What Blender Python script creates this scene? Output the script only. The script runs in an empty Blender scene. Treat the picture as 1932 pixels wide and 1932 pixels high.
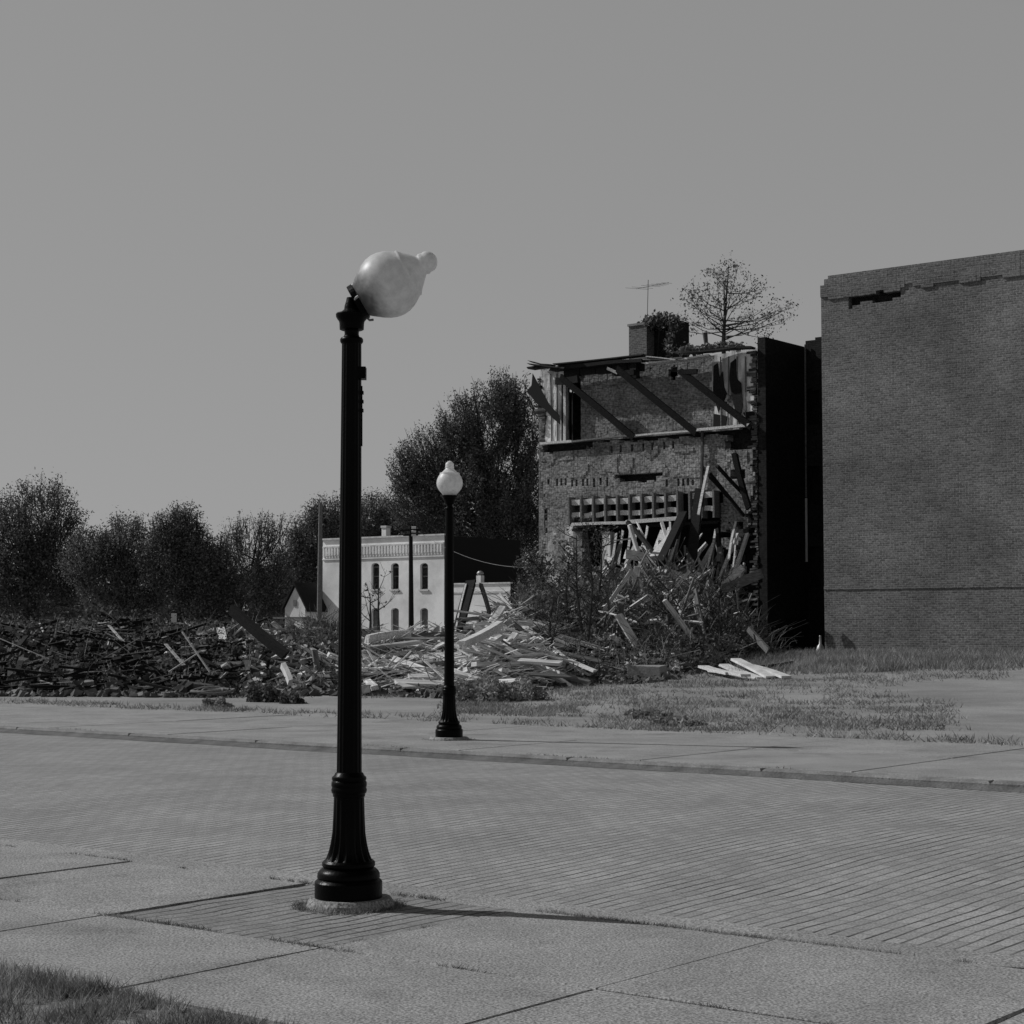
import bpy, math, random
import numpy as np
from mathutils import Vector, Matrix, noise

# ------------------------------------------------------------------ camera
F = 3401.0                      # focal length in the 1932-unit picture grid
CX = 966.0
HOR = 1183.0
TH = math.atan((HOR - CX) / F)
EYE = 1.7
scene = bpy.context.scene
C = scene.collection

cam = bpy.data.cameras.new("camera")
cam.sensor_width = 36.0
cam.lens = 36.0 * F / 1932.0
cam.clip_start = 0.1
cam.clip_end = 6000
camo = bpy.data.objects.new("camera", cam)
camo.location = (0, 0, EYE)
camo.rotation_euler = (math.pi / 2 + TH, 0, 0)
C.objects.link(camo)
scene.camera = camo

# ------------------------------------------------------------------ light
SUN_EL = math.radians(38.0)
SH = Vector((1.0, -0.38, 0)).normalized()          # where shadows fall
to_sun = Vector((-SH.x * math.cos(SUN_EL), -SH.y * math.cos(SUN_EL), math.sin(SUN_EL)))
sun = bpy.data.lights.new("sun", 'SUN')
sun.energy = 5.0
sun.angle = math.radians(0.5)
sun.color = (1.0, 1.0, 1.0)      # monochrome photograph
suno = bpy.data.objects.new("sun", sun)
suno.rotation_euler = (-to_sun).to_track_quat('-Z', 'Y').to_euler()
suno.location = (-30, 20, 40)
C.objects.link(suno)

world = bpy.data.worlds.new("World")
scene.world = world
world.use_nodes = True
wn = world.node_tree
wn.nodes.clear()
sky = wn.nodes.new('ShaderNodeTexSky')
sky.sky_type = 'NISHITA'
sky.sun_disc = False
sky.sun_elevation = SUN_EL
sky.sun_rotation = math.atan2(to_sun.x, to_sun.y)
sky.air_density = 1.0
sky.dust_density = 0.6
sky.ozone_density = 1.0
bw = wn.nodes.new('ShaderNodeRGBToBW')             # black-and-white film
bg = wn.nodes.new('ShaderNodeBackground')
bg.inputs['Strength'].default_value = 0.148
wo = wn.nodes.new('ShaderNodeOutputWorld')
wn.links.new(sky.outputs[0], bw.inputs[0])
pw = wn.nodes.new('ShaderNodeMath'); pw.operation = 'POWER'; pw.inputs[1].default_value = 0.22
wn.links.new(bw.outputs[0], pw.inputs[0])
ml = wn.nodes.new('ShaderNodeMath'); ml.operation = 'MULTIPLY'; ml.inputs[1].default_value = 2.9 ** 0.78
wn.links.new(pw.outputs[0], ml.inputs[0])
mn = wn.nodes.new('ShaderNodeMath'); mn.operation = 'MINIMUM'      # film shoulder: the bright horizon band is held back
pz = wn.nodes.new('ShaderNodeMath'); pz.operation = 'POWER'; pz.inputs[1].default_value = 2.4      # deep zenith, as film sees it
wn.links.new(bw.outputs[0], pz.inputs[0])
mz_ = wn.nodes.new('ShaderNodeMath'); mz_.operation = 'MULTIPLY'; mz_.inputs[1].default_value = 2.45 ** -1.4
wn.links.new(pz.outputs[0], mz_.inputs[0])
wn.links.new(mz_.outputs[0], mn.inputs[0]); wn.links.new(ml.outputs[0], mn.inputs[1])
wn.links.new(mn.outputs[0], bg.inputs[0])
wn.links.new(bg.outputs[0], wo.inputs[0])

scene.view_settings.view_transform = 'Standard'
scene.view_settings.look = 'None'
scene.view_settings.gamma = 1.0
scene.view_settings.exposure = -0.62
scene.render.resolution_x = 1024
scene.render.resolution_y = 1024

# ------------------------------------------------------------------ picture / world helpers
def ray(px, py):
    u = (px - CX) / F
    v = (CX - py) / F
    return Vector((u, math.cos(TH) - v * math.sin(TH), math.sin(TH) + v * math.cos(TH)))

def onY(px, py, Y):
    d = ray(px, py); k = Y / d.y
    return Vector((d.x * k, Y, EYE + d.z * k))

def onZ(px, py, z=0.0):
    d = ray(px, py); k = (z - EYE) / d.z
    return Vector((d.x * k, d.y * k, z))

AX = Vector((0.788, -0.6157, 0))     # along the street
BX = Vector((0.6157, 0.788, 0))      # across the street, away from us

def onB(px, py, b):
    d = ray(px, py); k = b / (d.x * BX.x + d.y * BX.y)
    return Vector((d.x * k, d.y * k, EYE + d.z * k))

def proj(p):
    x, y, z = p[0], p[1], p[2] - EYE
    f = y * math.cos(TH) + z * math.sin(TH)
    up = -y * math.sin(TH) + z * math.cos(TH)
    return CX + F * x / f, CX - F * up / f

def ab(x, y):
    return x * AX.x + y * AX.y, x * BX.x + y * BX.y

def AB(a, b, z=0.0):
    return Vector((a * AX.x + b * BX.x, a * AX.y + b * BX.y, z))

def sstep(t):
    t = max(0.0, min(1.0, t)); return t * t * (3 - 2 * t)

def terrain(x, y):
    b = x * BX.x + y * BX.y
    h = 0.75 * sstep((b - 33) / 27.0) - 1.35 * sstep((b - 78) / 25.0)
    if b > 27 and b < 120:
        h += 0.05 * noise.noise(Vector((x * .25, y * .25, 3)))
    return h

def ipl(tab, x):
    return float(np.interp(x, [t[0] for t in tab], [t[1] for t in tab]))

FRONT = [(-200, 46), (322, 45), (500, 45.5), (700, 46), (900, 44.5), (966, 46), (1060, 50), (1150, 51.5), (1250, 52), (1330, 55), (1400, 59), (1460, 64)]
RIDGE = [(-200, 56), (322, 55), (440, 53), (640, 55), (840, 56), (960, 58), (1000, 62), (1100, 69), (1200, 71.5), (1300, 70), (1400, 69), (1460, 68)]
TOPS = [(-200, 1180), (322, 1186), (400, 1192), (440, 1180), (500, 1194), (545, 1190), (600, 1186), (640, 1190), (690, 1210), (840, 1210), (900, 1197), (950, 1170), (985, 1152), (1040, 1145), (1100, 1122), (1160, 1105), (1230, 1085), (1290, 1092), (1350, 1130), (1400, 1172), (1430, 1200), (1460, 1226)]

def mound(x, y):
    if y < 10: return 0.0
    px = CX + F * x / y / 1.0
    if px > 1462 or px < -200: return 0.0
    f, r = ipl(FRONT, px), ipl(RIDGE, px)
    f += 1.6 * noise.noise(Vector((px * .03, 7, 1)))
    top = onY(px, ipl(TOPS, px), r).z - terrain(x, y)
    fade = sstep((1462 - px) / 40)
    if y < f: return 0.0
    if y <= r:
        t = (y - f) / (r - f)
        h = 0.55 * min(1, t * 6) ** .7 * .45 + (top - .25) * sstep(t) ** 0.9
    else:
        h = top * (1 - 0.55 * sstep((y - r) / 9.0)) if px > 985 else top * (1 - sstep((y - r) / 9.0))
    n = noise.fractal(Vector((x * .55, y * .55, 0.5)), 0.8, 2.1, 5)
    return max(0.0, h * fade + n * 0.30 * min(1, h * 1.5) * fade)

def groundz(x, y):
    return terrain(x, y) + mound(x, y)

# ------------------------------------------------------------------ materials (black-and-white film: greys only)
def nn(nt, t, **kw):
    n = nt.nodes.new(t)
    for k, v in kw.items(): setattr(n, k, v)
    return n

def mat(name, c0, c1=None, scale=4.0, rough=0.85, bump=0.0, bscale=40.0, detail=8, island=0.0,
        spec=0.3, trans=0.0, coord='Object', fine=0.0, stain=0.0, metal=0.0, stretch=None, lo=.35, hi=.65):
    m = bpy.data.materials.new(name); m.use_nodes = True
    nt = m.node_tree; bs = nt.nodes['Principled BSDF']; out = nt.nodes['Material Output']
    bs.inputs['Roughness'].default_value = rough
    bs.inputs['Specular IOR Level'].default_value = spec
    bs.inputs['Metallic'].default_value = metal
    tc = nn(nt, 'ShaderNodeTexCoord')
    src = tc.outputs[coord]
    if stretch:
        mp = nn(nt, 'ShaderNodeMapping'); mp.inputs['Scale'].default_value = stretch
        nt.links.new(src, mp.inputs[0]); src = mp.outputs[0]
    c1 = c0 if c1 is None else c1
    nz = nn(nt, 'ShaderNodeTexNoise'); nz.inputs['Scale'].default_value = scale; nz.inputs['Detail'].default_value = detail
    nz.inputs['Roughness'].default_value = 0.62
    nt.links.new(src, nz.inputs[0])
    mr = nn(nt, 'ShaderNodeMapRange'); mr.inputs[1].default_value = lo; mr.inputs[2].default_value = hi
    mr.inputs[3].default_value = c0; mr.inputs[4].default_value = c1
    nt.links.new(nz.outputs[0], mr.inputs[0])
    val = mr.outputs[0]
    def mul(a, b):
        q = nn(nt, 'ShaderNodeMath', operation='MULTIPLY'); nt.links.new(a, q.inputs[0]); nt.links.new(b, q.inputs[1]); return q.outputs[0]
    if island:
        g = nn(nt, 'ShaderNodeNewGeometry')
        r = nn(nt, 'ShaderNodeMapRange'); r.inputs[3].default_value = 1 - island; r.inputs[4].default_value = 1 + island
        nt.links.new(g.outputs['Random Per Island'], r.inputs[0]); val = mul(val, r.outputs[0])
    if stain:
        n4 = nn(nt, 'ShaderNodeTexNoise'); n4.inputs['Scale'].default_value = 1.1; n4.inputs['Detail'].default_value = 6; n4.inputs['Roughness'].default_value = .6
        nt.links.new(tc.outputs[coord], n4.inputs[0])
        r = nn(nt, 'ShaderNodeMapRange'); r.inputs[1].default_value = .56; r.inputs[2].default_value = .70; r.inputs[3].default_value = 1; r.inputs[4].default_value = 1 - stain
        nt.links.new(n4.outputs[0], r.inputs[0]); val = mul(val, r.outputs[0])
        vo_ = nn(nt, 'ShaderNodeTexVoronoi', feature='DISTANCE_TO_EDGE'); vo_.inputs['Scale'].default_value = .33
        wv = nn(nt, 'ShaderNodeVectorMath', operation='MULTIPLY_ADD'); wv.inputs[1].default_value = (.5, .5, 0); nt.links.new(n4.outputs['Color'], wv.inputs[0]); nt.links.new(tc.outputs[coord], wv.inputs[2])
        nt.links.new(wv.outputs[0], vo_.inputs[0])
        r = nn(nt, 'ShaderNodeMapRange'); r.inputs[1].default_value = .0; r.inputs[2].default_value = .0035; r.inputs[3].default_value = .86; r.inputs[4].default_value = 1
        nt.links.new(vo_.outputs['Distance'], r.inputs[0]); val = mul(val, r.outputs[0])
    if fine:
        n2 = nn(nt, 'ShaderNodeTexNoise'); n2.inputs['Scale'].default_value = 75; n2.inputs['Detail'].default_value = 2
        nt.links.new(tc.outputs[coord], n2.inputs[0])
        r = nn(nt, 'ShaderNodeMapRange'); r.inputs[1].default_value = .35; r.inputs[2].default_value = .65
        r.inputs[3].default_value = 1 - fine; r.inputs[4].default_value = 1 + fine
        nt.links.new(n2.outputs[0], r.inputs[0]); val = mul(val, r.outputs[0])
    cc = nn(nt, 'ShaderNodeCombineColor')
    for i in range(3): nt.links.new(val, cc.inputs[i])
    nt.links.new(cc.outputs[0], bs.inputs['Base Color'])
    if bump:
        nb = nn(nt, 'ShaderNodeTexNoise'); nb.inputs['Scale'].default_value = bscale; nb.inputs['Detail'].default_value = 6
        nt.links.new(src, nb.inputs[0])
        bp = nn(nt, 'ShaderNodeBump'); bp.inputs['Strength'].default_value = bump; bp.inputs['Distance'].default_value = 0.02
        nt.links.new(nb.outputs[0], bp.inputs['Height']); nt.links.new(bp.outputs[0], bs.inputs['Normal'])
    if trans:
        tr = nn(nt, 'ShaderNodeBsdfTranslucent'); nt.links.new(cc.outputs[0], tr.inputs[0])
        mx = nn(nt, 'ShaderNodeMixShader'); mx.inputs[0].default_value = trans
        nt.links.new(bs.outputs[0], mx.inputs[1]); nt.links.new(tr.outputs[0], mx.inputs[2]); nt.links.new(mx.outputs[0], out.inputs[0])
    return m

def brickmat(name, c0, c1, mortar, bw_, bh, ms, scale=.6, coord='UV', dirt=.5, bump=.6, lines=None, rough=.9, grain=9, gamp=.45):
    """bricks by UV (metres)."""
    m = bpy.data.materials.new(name); m.use_nodes = True
    nt = m.node_tree; bs = nt.nodes['Principled BSDF']
    bs.inputs['Roughness'].default_value = rough; bs.inputs['Specular IOR Level'].default_value = .25
    tc = nn(nt, 'ShaderNodeTexCoord')
    wob = nn(nt, 'ShaderNodeTexNoise'); wob.inputs['Scale'].default_value = 1.3; nt.links.new(tc.outputs[coord], wob.inputs[0])
    vs = nn(nt, 'ShaderNodeVectorMath', operation='MULTIPLY_ADD')
    vs.inputs[1].default_value = (.06, .06, 0) if lines else (.03, .03, 0); nt.links.new(wob.outputs['Color'], vs.inputs[0]); nt.links.new(tc.outputs[coord], vs.inputs[2])
    br = nn(nt, 'ShaderNodeTexBrick'); br.inputs['Scale'].default_value = 1.0
    br.inputs['Brick Width'].default_value = bw_; br.inputs['Row Height'].default_value = bh
    br.inputs['Mortar Size'].default_value = ms; br.inputs['Mortar Smooth'].default_value = .3
    br.inputs['Color1'].default_value = (c0,) * 3 + (1,); br.inputs['Color2'].default_value = (c1,) * 3 + (1,)
    br.inputs['Mortar'].default_value = (mortar,) * 3 + (1,)
    nt.links.new(vs.outputs[0], br.inputs[0])
    if lines:
        b2 = nn(nt, 'ShaderNodeTexBrick'); b2.inputs['Scale'].default_value = 1.0
        for k_ in ('Row Height', 'Mortar Size', 'Mortar Smooth'): b2.inputs[k_].default_value = br.inputs[k_].default_value
        b2.inputs['Brick Width'].default_value = 400.0
        for k_ in ('Color1', 'Color2'): b2.inputs[k_].default_value = (1, 1, 1, 1)
        mm = mortar / c0; b2.inputs['Mortar'].default_value = (mm,) * 3 + (1,)
        br.inputs['Mortar'].default_value = (c0 * .70,) * 3 + (1,); br.inputs['Mortar Size'].default_value = ms * .7
        nt.links.new(vs.outputs[0], b2.inputs[0])
        # some joints are filled flush, others open
        gp = nn(nt, 'ShaderNodeTexNoise'); gp.inputs['Scale'].default_value = 1.6; gp.inputs['Detail'].default_value = 5
        nt.links.new(tc.outputs[coord], gp.inputs[0])
        gr = nn(nt, 'ShaderNodeMapRange'); gr.inputs[1].default_value = .42; gr.inputs[2].default_value = .60; gr.inputs[3].default_value = .08; gr.inputs[4].default_value = 1.0
        nt.links.new(gp.outputs[0], gr.inputs[0])
        ml_ = nn(nt, 'ShaderNodeMix', data_type='RGBA', blend_type='MULTIPLY'); nt.links.new(gr.outputs[0], ml_.inputs[0])
        nt.links.new(br.outputs[0], ml_.inputs[6]); nt.links.new(b2.outputs[0], ml_.inputs[7]); col_out = ml_.outputs[2]; fac_out = b2.outputs['Fac']
    else: col_out = br.outputs[0]; fac_out = br.outputs['Fac']
    nz = nn(nt, 'ShaderNodeTexNoise'); nz.inputs['Scale'].default_value = scale; nz.inputs['Detail'].default_value = 9; nz.inputs['Roughness'].default_value = .65
    nt.links.new(tc.outputs[coord], nz.inputs[0])
    mr = nn(nt, 'ShaderNodeMapRange'); mr.inputs[1].default_value = .3; mr.inputs[2].default_value = .7
    mr.inputs[3].default_value = 1 - dirt; mr.inputs[4].default_value = 1 + dirt * .5
    nt.links.new(nz.outputs[0], mr.inputs[0])
    gn = nn(nt, 'ShaderNodeTexNoise'); gn.inputs['Scale'].default_value = grain; gn.inputs['Detail'].default_value = 3
    nt.links.new(tc.outputs[coord], gn.inputs[0])
    gm = nn(nt, 'ShaderNodeMapRange'); gm.inputs[1].default_value = .35; gm.inputs[2].default_value = .65; gm.inputs[3].default_value = 1 - gamp; gm.inputs[4].default_value = 1 + gamp
    nt.links.new(gn.outputs[0], gm.inputs[0])
    gq = nn(nt, 'ShaderNodeMath', operation='MULTIPLY'); nt.links.new(mr.outputs[0], gq.inputs[0]); nt.links.new(gm.outputs[0], gq.inputs[1])
    mx = nn(nt, 'ShaderNodeVectorMath', operation='SCALE')
    nt.links.new(col_out, mx.inputs[0]); nt.links.new(gq.outputs[0], mx.inputs['Scale'])
    nt.links.new(mx.outputs[0], bs.inputs['Base Color'])
    inv = nn(nt, 'ShaderNodeMath', operation='SUBTRACT'); inv.inputs[0].default_value = 1
    nt.links.new(fac_out, inv.inputs[1])
    n3 = nn(nt, 'ShaderNodeTexNoise'); n3.inputs['Scale'].default_value = 60; n3.inputs['Detail'].default_value = 5; nt.links.new(tc.outputs[coord], n3.inputs[0])
    ad = nn(nt, 'ShaderNodeMath', operation='MULTIPLY_ADD'); ad.inputs[1].default_value = .5
    nt.links.new(n3.outputs[0], ad.inputs[0]); nt.links.new(inv.outputs[0], ad.inputs[2])
    bp = nn(nt, 'ShaderNodeBump'); bp.inputs['Strength'].default_value = bump; bp.inputs['Distance'].default_value = .012
    nt.links.new(ad.outputs[0], bp.inputs['Height']); nt.links.new(bp.outputs[0], bs.inputs['Normal'])
    return m

M = {}
M['concrete'] = mat('concrete', .225, .29, 1.6, .9, .35, 60, fine=.5, stain=.32)
M['old_concrete'] = mat('old_concrete', .215, .30, .9, .92, .5, 30, fine=.5, stain=.3)
M['curb'] = mat('curb_concrete', .14, .25, 3, .92, .5, 30, fine=.2)
M['joint_soil'] = mat('joint_soil', .03, .07, 12, .95, .6, 80)
M['street'] = brickmat('street_brick', .26, .325, .08, .23, .112, .012, .8, dirt=.25, bump=.7, lines=True, grain=60, gamp=.3)
M['paver'] = brickmat('paver_brick', .22, .265, .06, .23, .112, .013, 1.4, dirt=.3, bump=.7, lines=True, grain=60, gamp=.3)
M['lot'] = mat('lot_ground', .18, .29, .35, .95, .8, 14, detail=12, fine=.3)
M['iron'] = mat('black_iron_paint', .001, .002, 8, .33, .12, 60, spec=.07)
M['brick'] = brickmat('ruin_brick', .14, .27, .32, .22, .078, .010, .7, dirt=.6, bump=.8)
M['brick_pale'] = brickmat('pale_ruin_brick', .15, .31, .36, .22, .078, .010, .8, dirt=.6, bump=.8)
M['brick2'] = brickmat('tall_building_brick', .105, .20, .23, .22, .078, .012, .35, dirt=.4, bump=.8, grain=14, gamp=.30)
M['brick_shaded'] = brickmat('shaded_brick', .010, .02, .02, .22, .078, .010, .5, dirt=.5, bump=.6)  # brick with the shade of sunless walls and recesses put into its colour
M['plaster'] = mat('stained_plaster', .34, .80, 1.6, .9, .5, 9, stretch=(1.6, 1.6, .35), fine=.2, lo=.42, hi=.58)
M['wood'] = mat('weathered_wood', .34, .78, 3.5, .85, .4, 20, stretch=(1, 8, 8), island=.25)
M['wood_dark'] = mat('charred_wood', .004, .018, 3.5, .9, .6, 20, stretch=(1, 6, 6))
M['wood_mid'] = mat('old_grey_wood', .10, .22, 3.5, .88, .5, 20, stretch=(1, 6, 6))
M['white_paint'] = mat('white_painted_brick', .56, .92, .35, .85, .5, 25, detail=12, fine=.12, lo=.28, hi=.58)
M['white_trim'] = mat('white_trim', .45, .72, 3, .8, .4, 25, stretch=(1, 1, .3))
M['board'] = mat('window_board', .12, .20, 2, .85, .3, 15)
M['glass'] = mat('dark_window_glass', .012, .02, 2, .15, 0, spec=.5)
M['tar'] = mat('roof_tar', .02, .045, 2, .9, .6, 12)
M['rubble'] = mat('rubble_earth', .018, .07, 1.3, .95, 1.0, 10, detail=12)
M['chunks'] = mat('broken_brick', .03, .17, 1.1, .93, .5, 18, island=.7)
M['fragment'] = mat('pale_fragments', .18, .5, 1.2, .93, .5, 18, island=.7)
M['leaf'] = mat('tree_leaves', .10, .17, .5, .7, island=.6, trans=.22, spec=.2)
M['leaf_dark'] = mat('dark_tree_leaves', .085, .17, .4, .7, island=.6, trans=.18, spec=.2)
M['leaf_brush'] = mat('weedy_leaves', .06, .17, .8, .75, island=.5, trans=.3, spec=.2)
M['bark'] = mat('bark', .03, .06, 6, .95, .7, 20)
M['grass_near'] = mat('grass_near', .11, .34, 3, .8, island=.6, trans=.3)
M['grass'] = mat('dry_grass', .16, .34, .5, .85, island=.5, trans=.3)
M['rust'] = mat('rusty_metal', .03, .09, 6, .6, .4, 30)
M['metal'] = mat('galvanised_metal', .25, .4, 5, .5, .2, 30, metal=.5)
M['insul'] = mat('white_ceramic', .55, .65, 5, .3)
M['tyre'] = mat('rubber', .04, .10, 9, .7, .4, 30)

# ------------------------------------------------------------------ mesh helpers
def mesh_obj(name, verts, faces, m, parent=None, uvs=None, smooth=False, mats=None, midx=None):
    me = bpy.data.meshes.new(name)
    me.from_pydata([tuple(v) for v in verts], [], faces)
    if mats:
        for q in mats: me.materials.append(q)
        me.polygons.foreach_set('material_index', midx)
    else: me.materials.append(m)
    if uvs is not None:
        ul = me.uv_layers.new(name='UVMap')
        li = np.zeros(len(me.loops), dtype=np.int32); me.loops.foreach_get('vertex_index', li)
        ul.data.foreach_set('uv', np.array(uvs, dtype=np.float32)[li].ravel())
    if smooth: me.polygons.foreach_set('use_smooth', [True] * len(me.polygons))
    me.update()
    o = bpy.data.objects.new(name, me); C.objects.link(o)
    if parent: o.parent = parent
    return o

def tag(o, label=None, cat=None, group=None, kind=None):
    if label: o['label'] = label
    if cat: o['category'] = cat
    if group: o['group'] = group
    if kind: o['kind'] = kind
    return o

def empty(name, loc, label, cat, group=None, rz=0):
    o = bpy.data.objects.new(name, None); C.objects.link(o)
    o.location = loc; o.rotation_euler = (0, 0, rz); o.empty_display_size = .3
    return tag(o, label, cat, group)

class MB:
    def __init__(s): s.v = []; s.f = []; s.uv = []
    def add(s, vs, fs, uv=None):
        n = len(s.v); s.v += [Vector(q) for q in vs]; s.f += [tuple(i + n for i in f) for f in fs]
        s.uv += (uv if uv else [(0, 0)] * len(vs))
    def box(s, c, sx, sy, sz, R=None, jit=0):
        vs = []
        for dz in (-.5, .5):
            for dx, dy in ((-.5, -.5), (.5, -.5), (.5, .5), (-.5, .5)):
                p = Vector((dx * sx, dy * sy, dz * sz))
                if jit: p += Vector((random.uniform(-jit, jit), random.uniform(-jit, jit), random.uniform(-jit, jit)))
                if R is not None: p = R @ p
                vs.append(Vector(c) + p)
        s.add(vs, [(3, 2, 1, 0), (4, 5, 6, 7), (0, 1, 5, 4), (1, 2, 6, 5), (2, 3, 7, 6), (3, 0, 4, 7)])
    def bar(s, p0, p1, w, t=None, seg=1, jag=0, bend=0, up=Vector((0, 0, 1))):
        """rectangular timber from p0 to p1"""
        t = t or w; p0 = Vector(p0); p1 = Vector(p1); d = (p1 - p0)
        x = d.normalized(); y = up.cross(x)
        if y.length < .05: y = Vector((0, 1, 0)).cross(x)
        y.normalize(); z = x.cross(y)
        vs = []
        bx = random.uniform(-bend, bend); bz = random.uniform(-bend, bend)
        for i in range(seg + 1):
            k = i / seg; c = p0 + d * k + (y * bx + z * bz) * math.sin(math.pi * k)
            for (a, b) in ((-.5, -.5), (.5, -.5), (.5, .5), (-.5, .5)):
                p = c + y * a * w + z * b * t
                if jag and i in (0, seg): p += x * random.uniform(-jag, jag)
                vs.append(p)
        fs = []
        for i in range(seg):
            for q in range(4):
                a, b = i * 4 + q, i * 4 + (q + 1) % 4
                fs.append((a, b, b + 4, a + 4))
        fs.append((3, 2, 1, 0)); e = seg * 4; fs.append((e, e + 1, e + 2, e + 3))
        s.add(vs, fs)
    def tube(s, pts, rads, n=8, cap=True):
        pts = [Vector(p) for p in pts]; vs = []
        for i, p in enumerate(pts):
            d = (pts[min(i + 1, len(pts) - 1)] - pts[max(i - 1, 0)]).normalized()
            y = Vector((0, 0, 1)).cross(d)
            if y.length < .1: y = Vector((1, 0, 0)).cross(d)
            y.normalize(); z = d.cross(y); r = rads[i] if hasattr(rads, '__len__') else rads
            for k in range(n):
                a = 2 * math.pi * k / n; vs.append(p + (y * math.cos(a) + z * math.sin(a)) * r)
        fs = []
        for i in range(len(pts) - 1):
            for k in range(n):
                a = i * n + k; b = i * n + (k + 1) % n; fs.append((a, b, b + n, a + n))
        if cap: fs.append(tuple(range(n - 1, -1, -1))); e = (len(pts) - 1) * n; fs.append(tuple(range(e, e + n)))
        s.add(vs, fs)
    def lathe(s, prof, n=40, flutes=None, o=(0, 0, 0)):
        """prof: (z, r[, flute depth])"""
        vs = []
        for q in prof:
            z, r = q[0], q[1]; fl = q[2] if len(q) > 2 else 0
            for k in range(n):
                a = 2 * math.pi * k / n; rr = r * (1 - fl * (0.5 - 0.5 * math.cos(a * (flutes or 0)))) if fl else r
                vs.append((o[0] + rr * math.cos(a), o[1] + rr * math.sin(a), o[2] + z))
        fs = []
        for i in range(len(prof) - 1):
            for k in range(n):
                a = i * n + k; b = i * n + (k + 1) % n; fs.append((a, b, b + n, a + n))
        fs.append(tuple(range(n - 1, -1, -1))); e = (len(prof) - 1) * n; fs.append(tuple(range(e, e + n)))
        s.add(vs, fs)
    def build(s, name, m, parent=None, smooth=False, uv=False):
        return mesh_obj(name, s.v, s.f, m, parent, s.uv if uv else None, smooth)

def shade_auto(o, ang=35):
    me = o.data
    me.polygons.foreach_set('use_smooth', [True] * len(me.polygons))
    try: me.set_sharp_from_angle(angle=math.radians(ang))
    except Exception: pass

def quads_obj(name, cent, e1, e2, m, parent=None, tri=False):
    """many flat leaves: numpy arrays of centres and half-edge vectors"""
    n = len(cent)
    if tri:
        v = np.stack([cent - e1, cent + e1, cent + e2], 1).reshape(-1, 3); k = 3
    else:
        v = np.stack([cent - e1, cent - e2 * .55, cent + e1, cent + e2 * .55], 1).reshape(-1, 3); k = 4
    me = bpy.data.meshes.new(name)
    me.vertices.add(n * k); me.vertices.foreach_set('co', v.astype(np.float32).ravel())
    me.loops.add(n * k); me.loops.foreach_set('vertex_index', np.arange(n * k, dtype=np.int32))
    me.polygons.add(n); me.polygons.foreach_set('loop_start', np.arange(n, dtype=np.int32) * k)
    me.polygons.foreach_set('loop_total', np.full(n, k, dtype=np.int32))
    me.materials.append(m); me.update(calc_edges=True); me.validate()
    o = bpy.data.objects.new(name, me); C.objects.link(o)
    if parent: o.parent = parent
    return o

# ================================================================== SETTING
# ground: one sheet in street-aligned coordinates, reaching the horizon
def make_ground():
    av = [-2500, -1200, -600, -300, -180] + list(np.arange(-120, 60.1, 1.5)) + [100, 180, 300, 600, 1200, 2500]
    bv = [-2500, -800, -200, -60, -20, 0, 3, 4.6, 5.62, 5.64, 8, 12, 18, 24.9, 24.98] + list(np.arange(25.5, 110, 1.5)) + [130, 180, 300, 600, 1200, 3000]
    V = []; Fc = []
    for b in bv:
        for a in av:
            p = AB(a, b)
            z = terrain(p.x, p.y) - .012
            if 5.63 < b < 24.95: z = -.30
            V.append((p.x, p.y, z))
    na = len(av)
    for j in range(len(bv) - 1):
        for i in range(na - 1):
            q = j * na + i; Fc.append((q, q + 1, q + na + 1, q + na))
    tag(mesh_obj('ground', V, Fc, M['lot'], smooth=True), kind='structure')
make_ground()

A0, A1 = -130, 60
def sheet(name, b0, b1, z, m, da=.6, db=.6, zf=None, uvw=0, a0=A0, a1=A1):
    na = int((a1 - a0) / da) + 1; nb = max(2, int(abs(b1 - b0) / db) + 1)
    V = []; U = []; Fc = []
    for j in range(nb):
        b = b0 + (b1 - b0) * j / (nb - 1)
        for i in range(na):
            a = a0 + (a1 - a0) * i / (na - 1); p = AB(a, b)
            V.append((p.x, p.y, z + (zf(a, b) if zf else 0)))
            U.append((b + uvw * noise.noise(Vector((a * .3, b * .3, 5))), a + uvw * noise.noise(Vector((a * .25, b * .35, 0)))))
    for j in range(nb - 1):
        for i in range(na - 1):
            q = j * na + i; Fc.append((q, q + 1, q + na + 1, q + na))
    return mesh_obj(name, V, Fc, m, uvs=U, smooth=True)

NE, FC = 8.74, 19.07          # near street edge, far curb
def crown(a, b):
    t = (b - (NE + .2)) / (FC - NE - .2)
    return .055 * max(0, t) ** 2 + .08 * math.sin(math.pi * max(0, min(1, t))) + .012 * noise.noise(Vector((a * .5, b * .5, 0))) + .006 * noise.noise(Vector((a * 2, b * 2, 9)))
tag(sheet('street', NE - .05, FC + .02, -.15, M['street'], .5, .35, crown, .06), kind='structure')
tag(sheet('pavement_bed', 5.6, NE - .01, -.024, M['joint_soil'], 2, .8), kind='structure')

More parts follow.
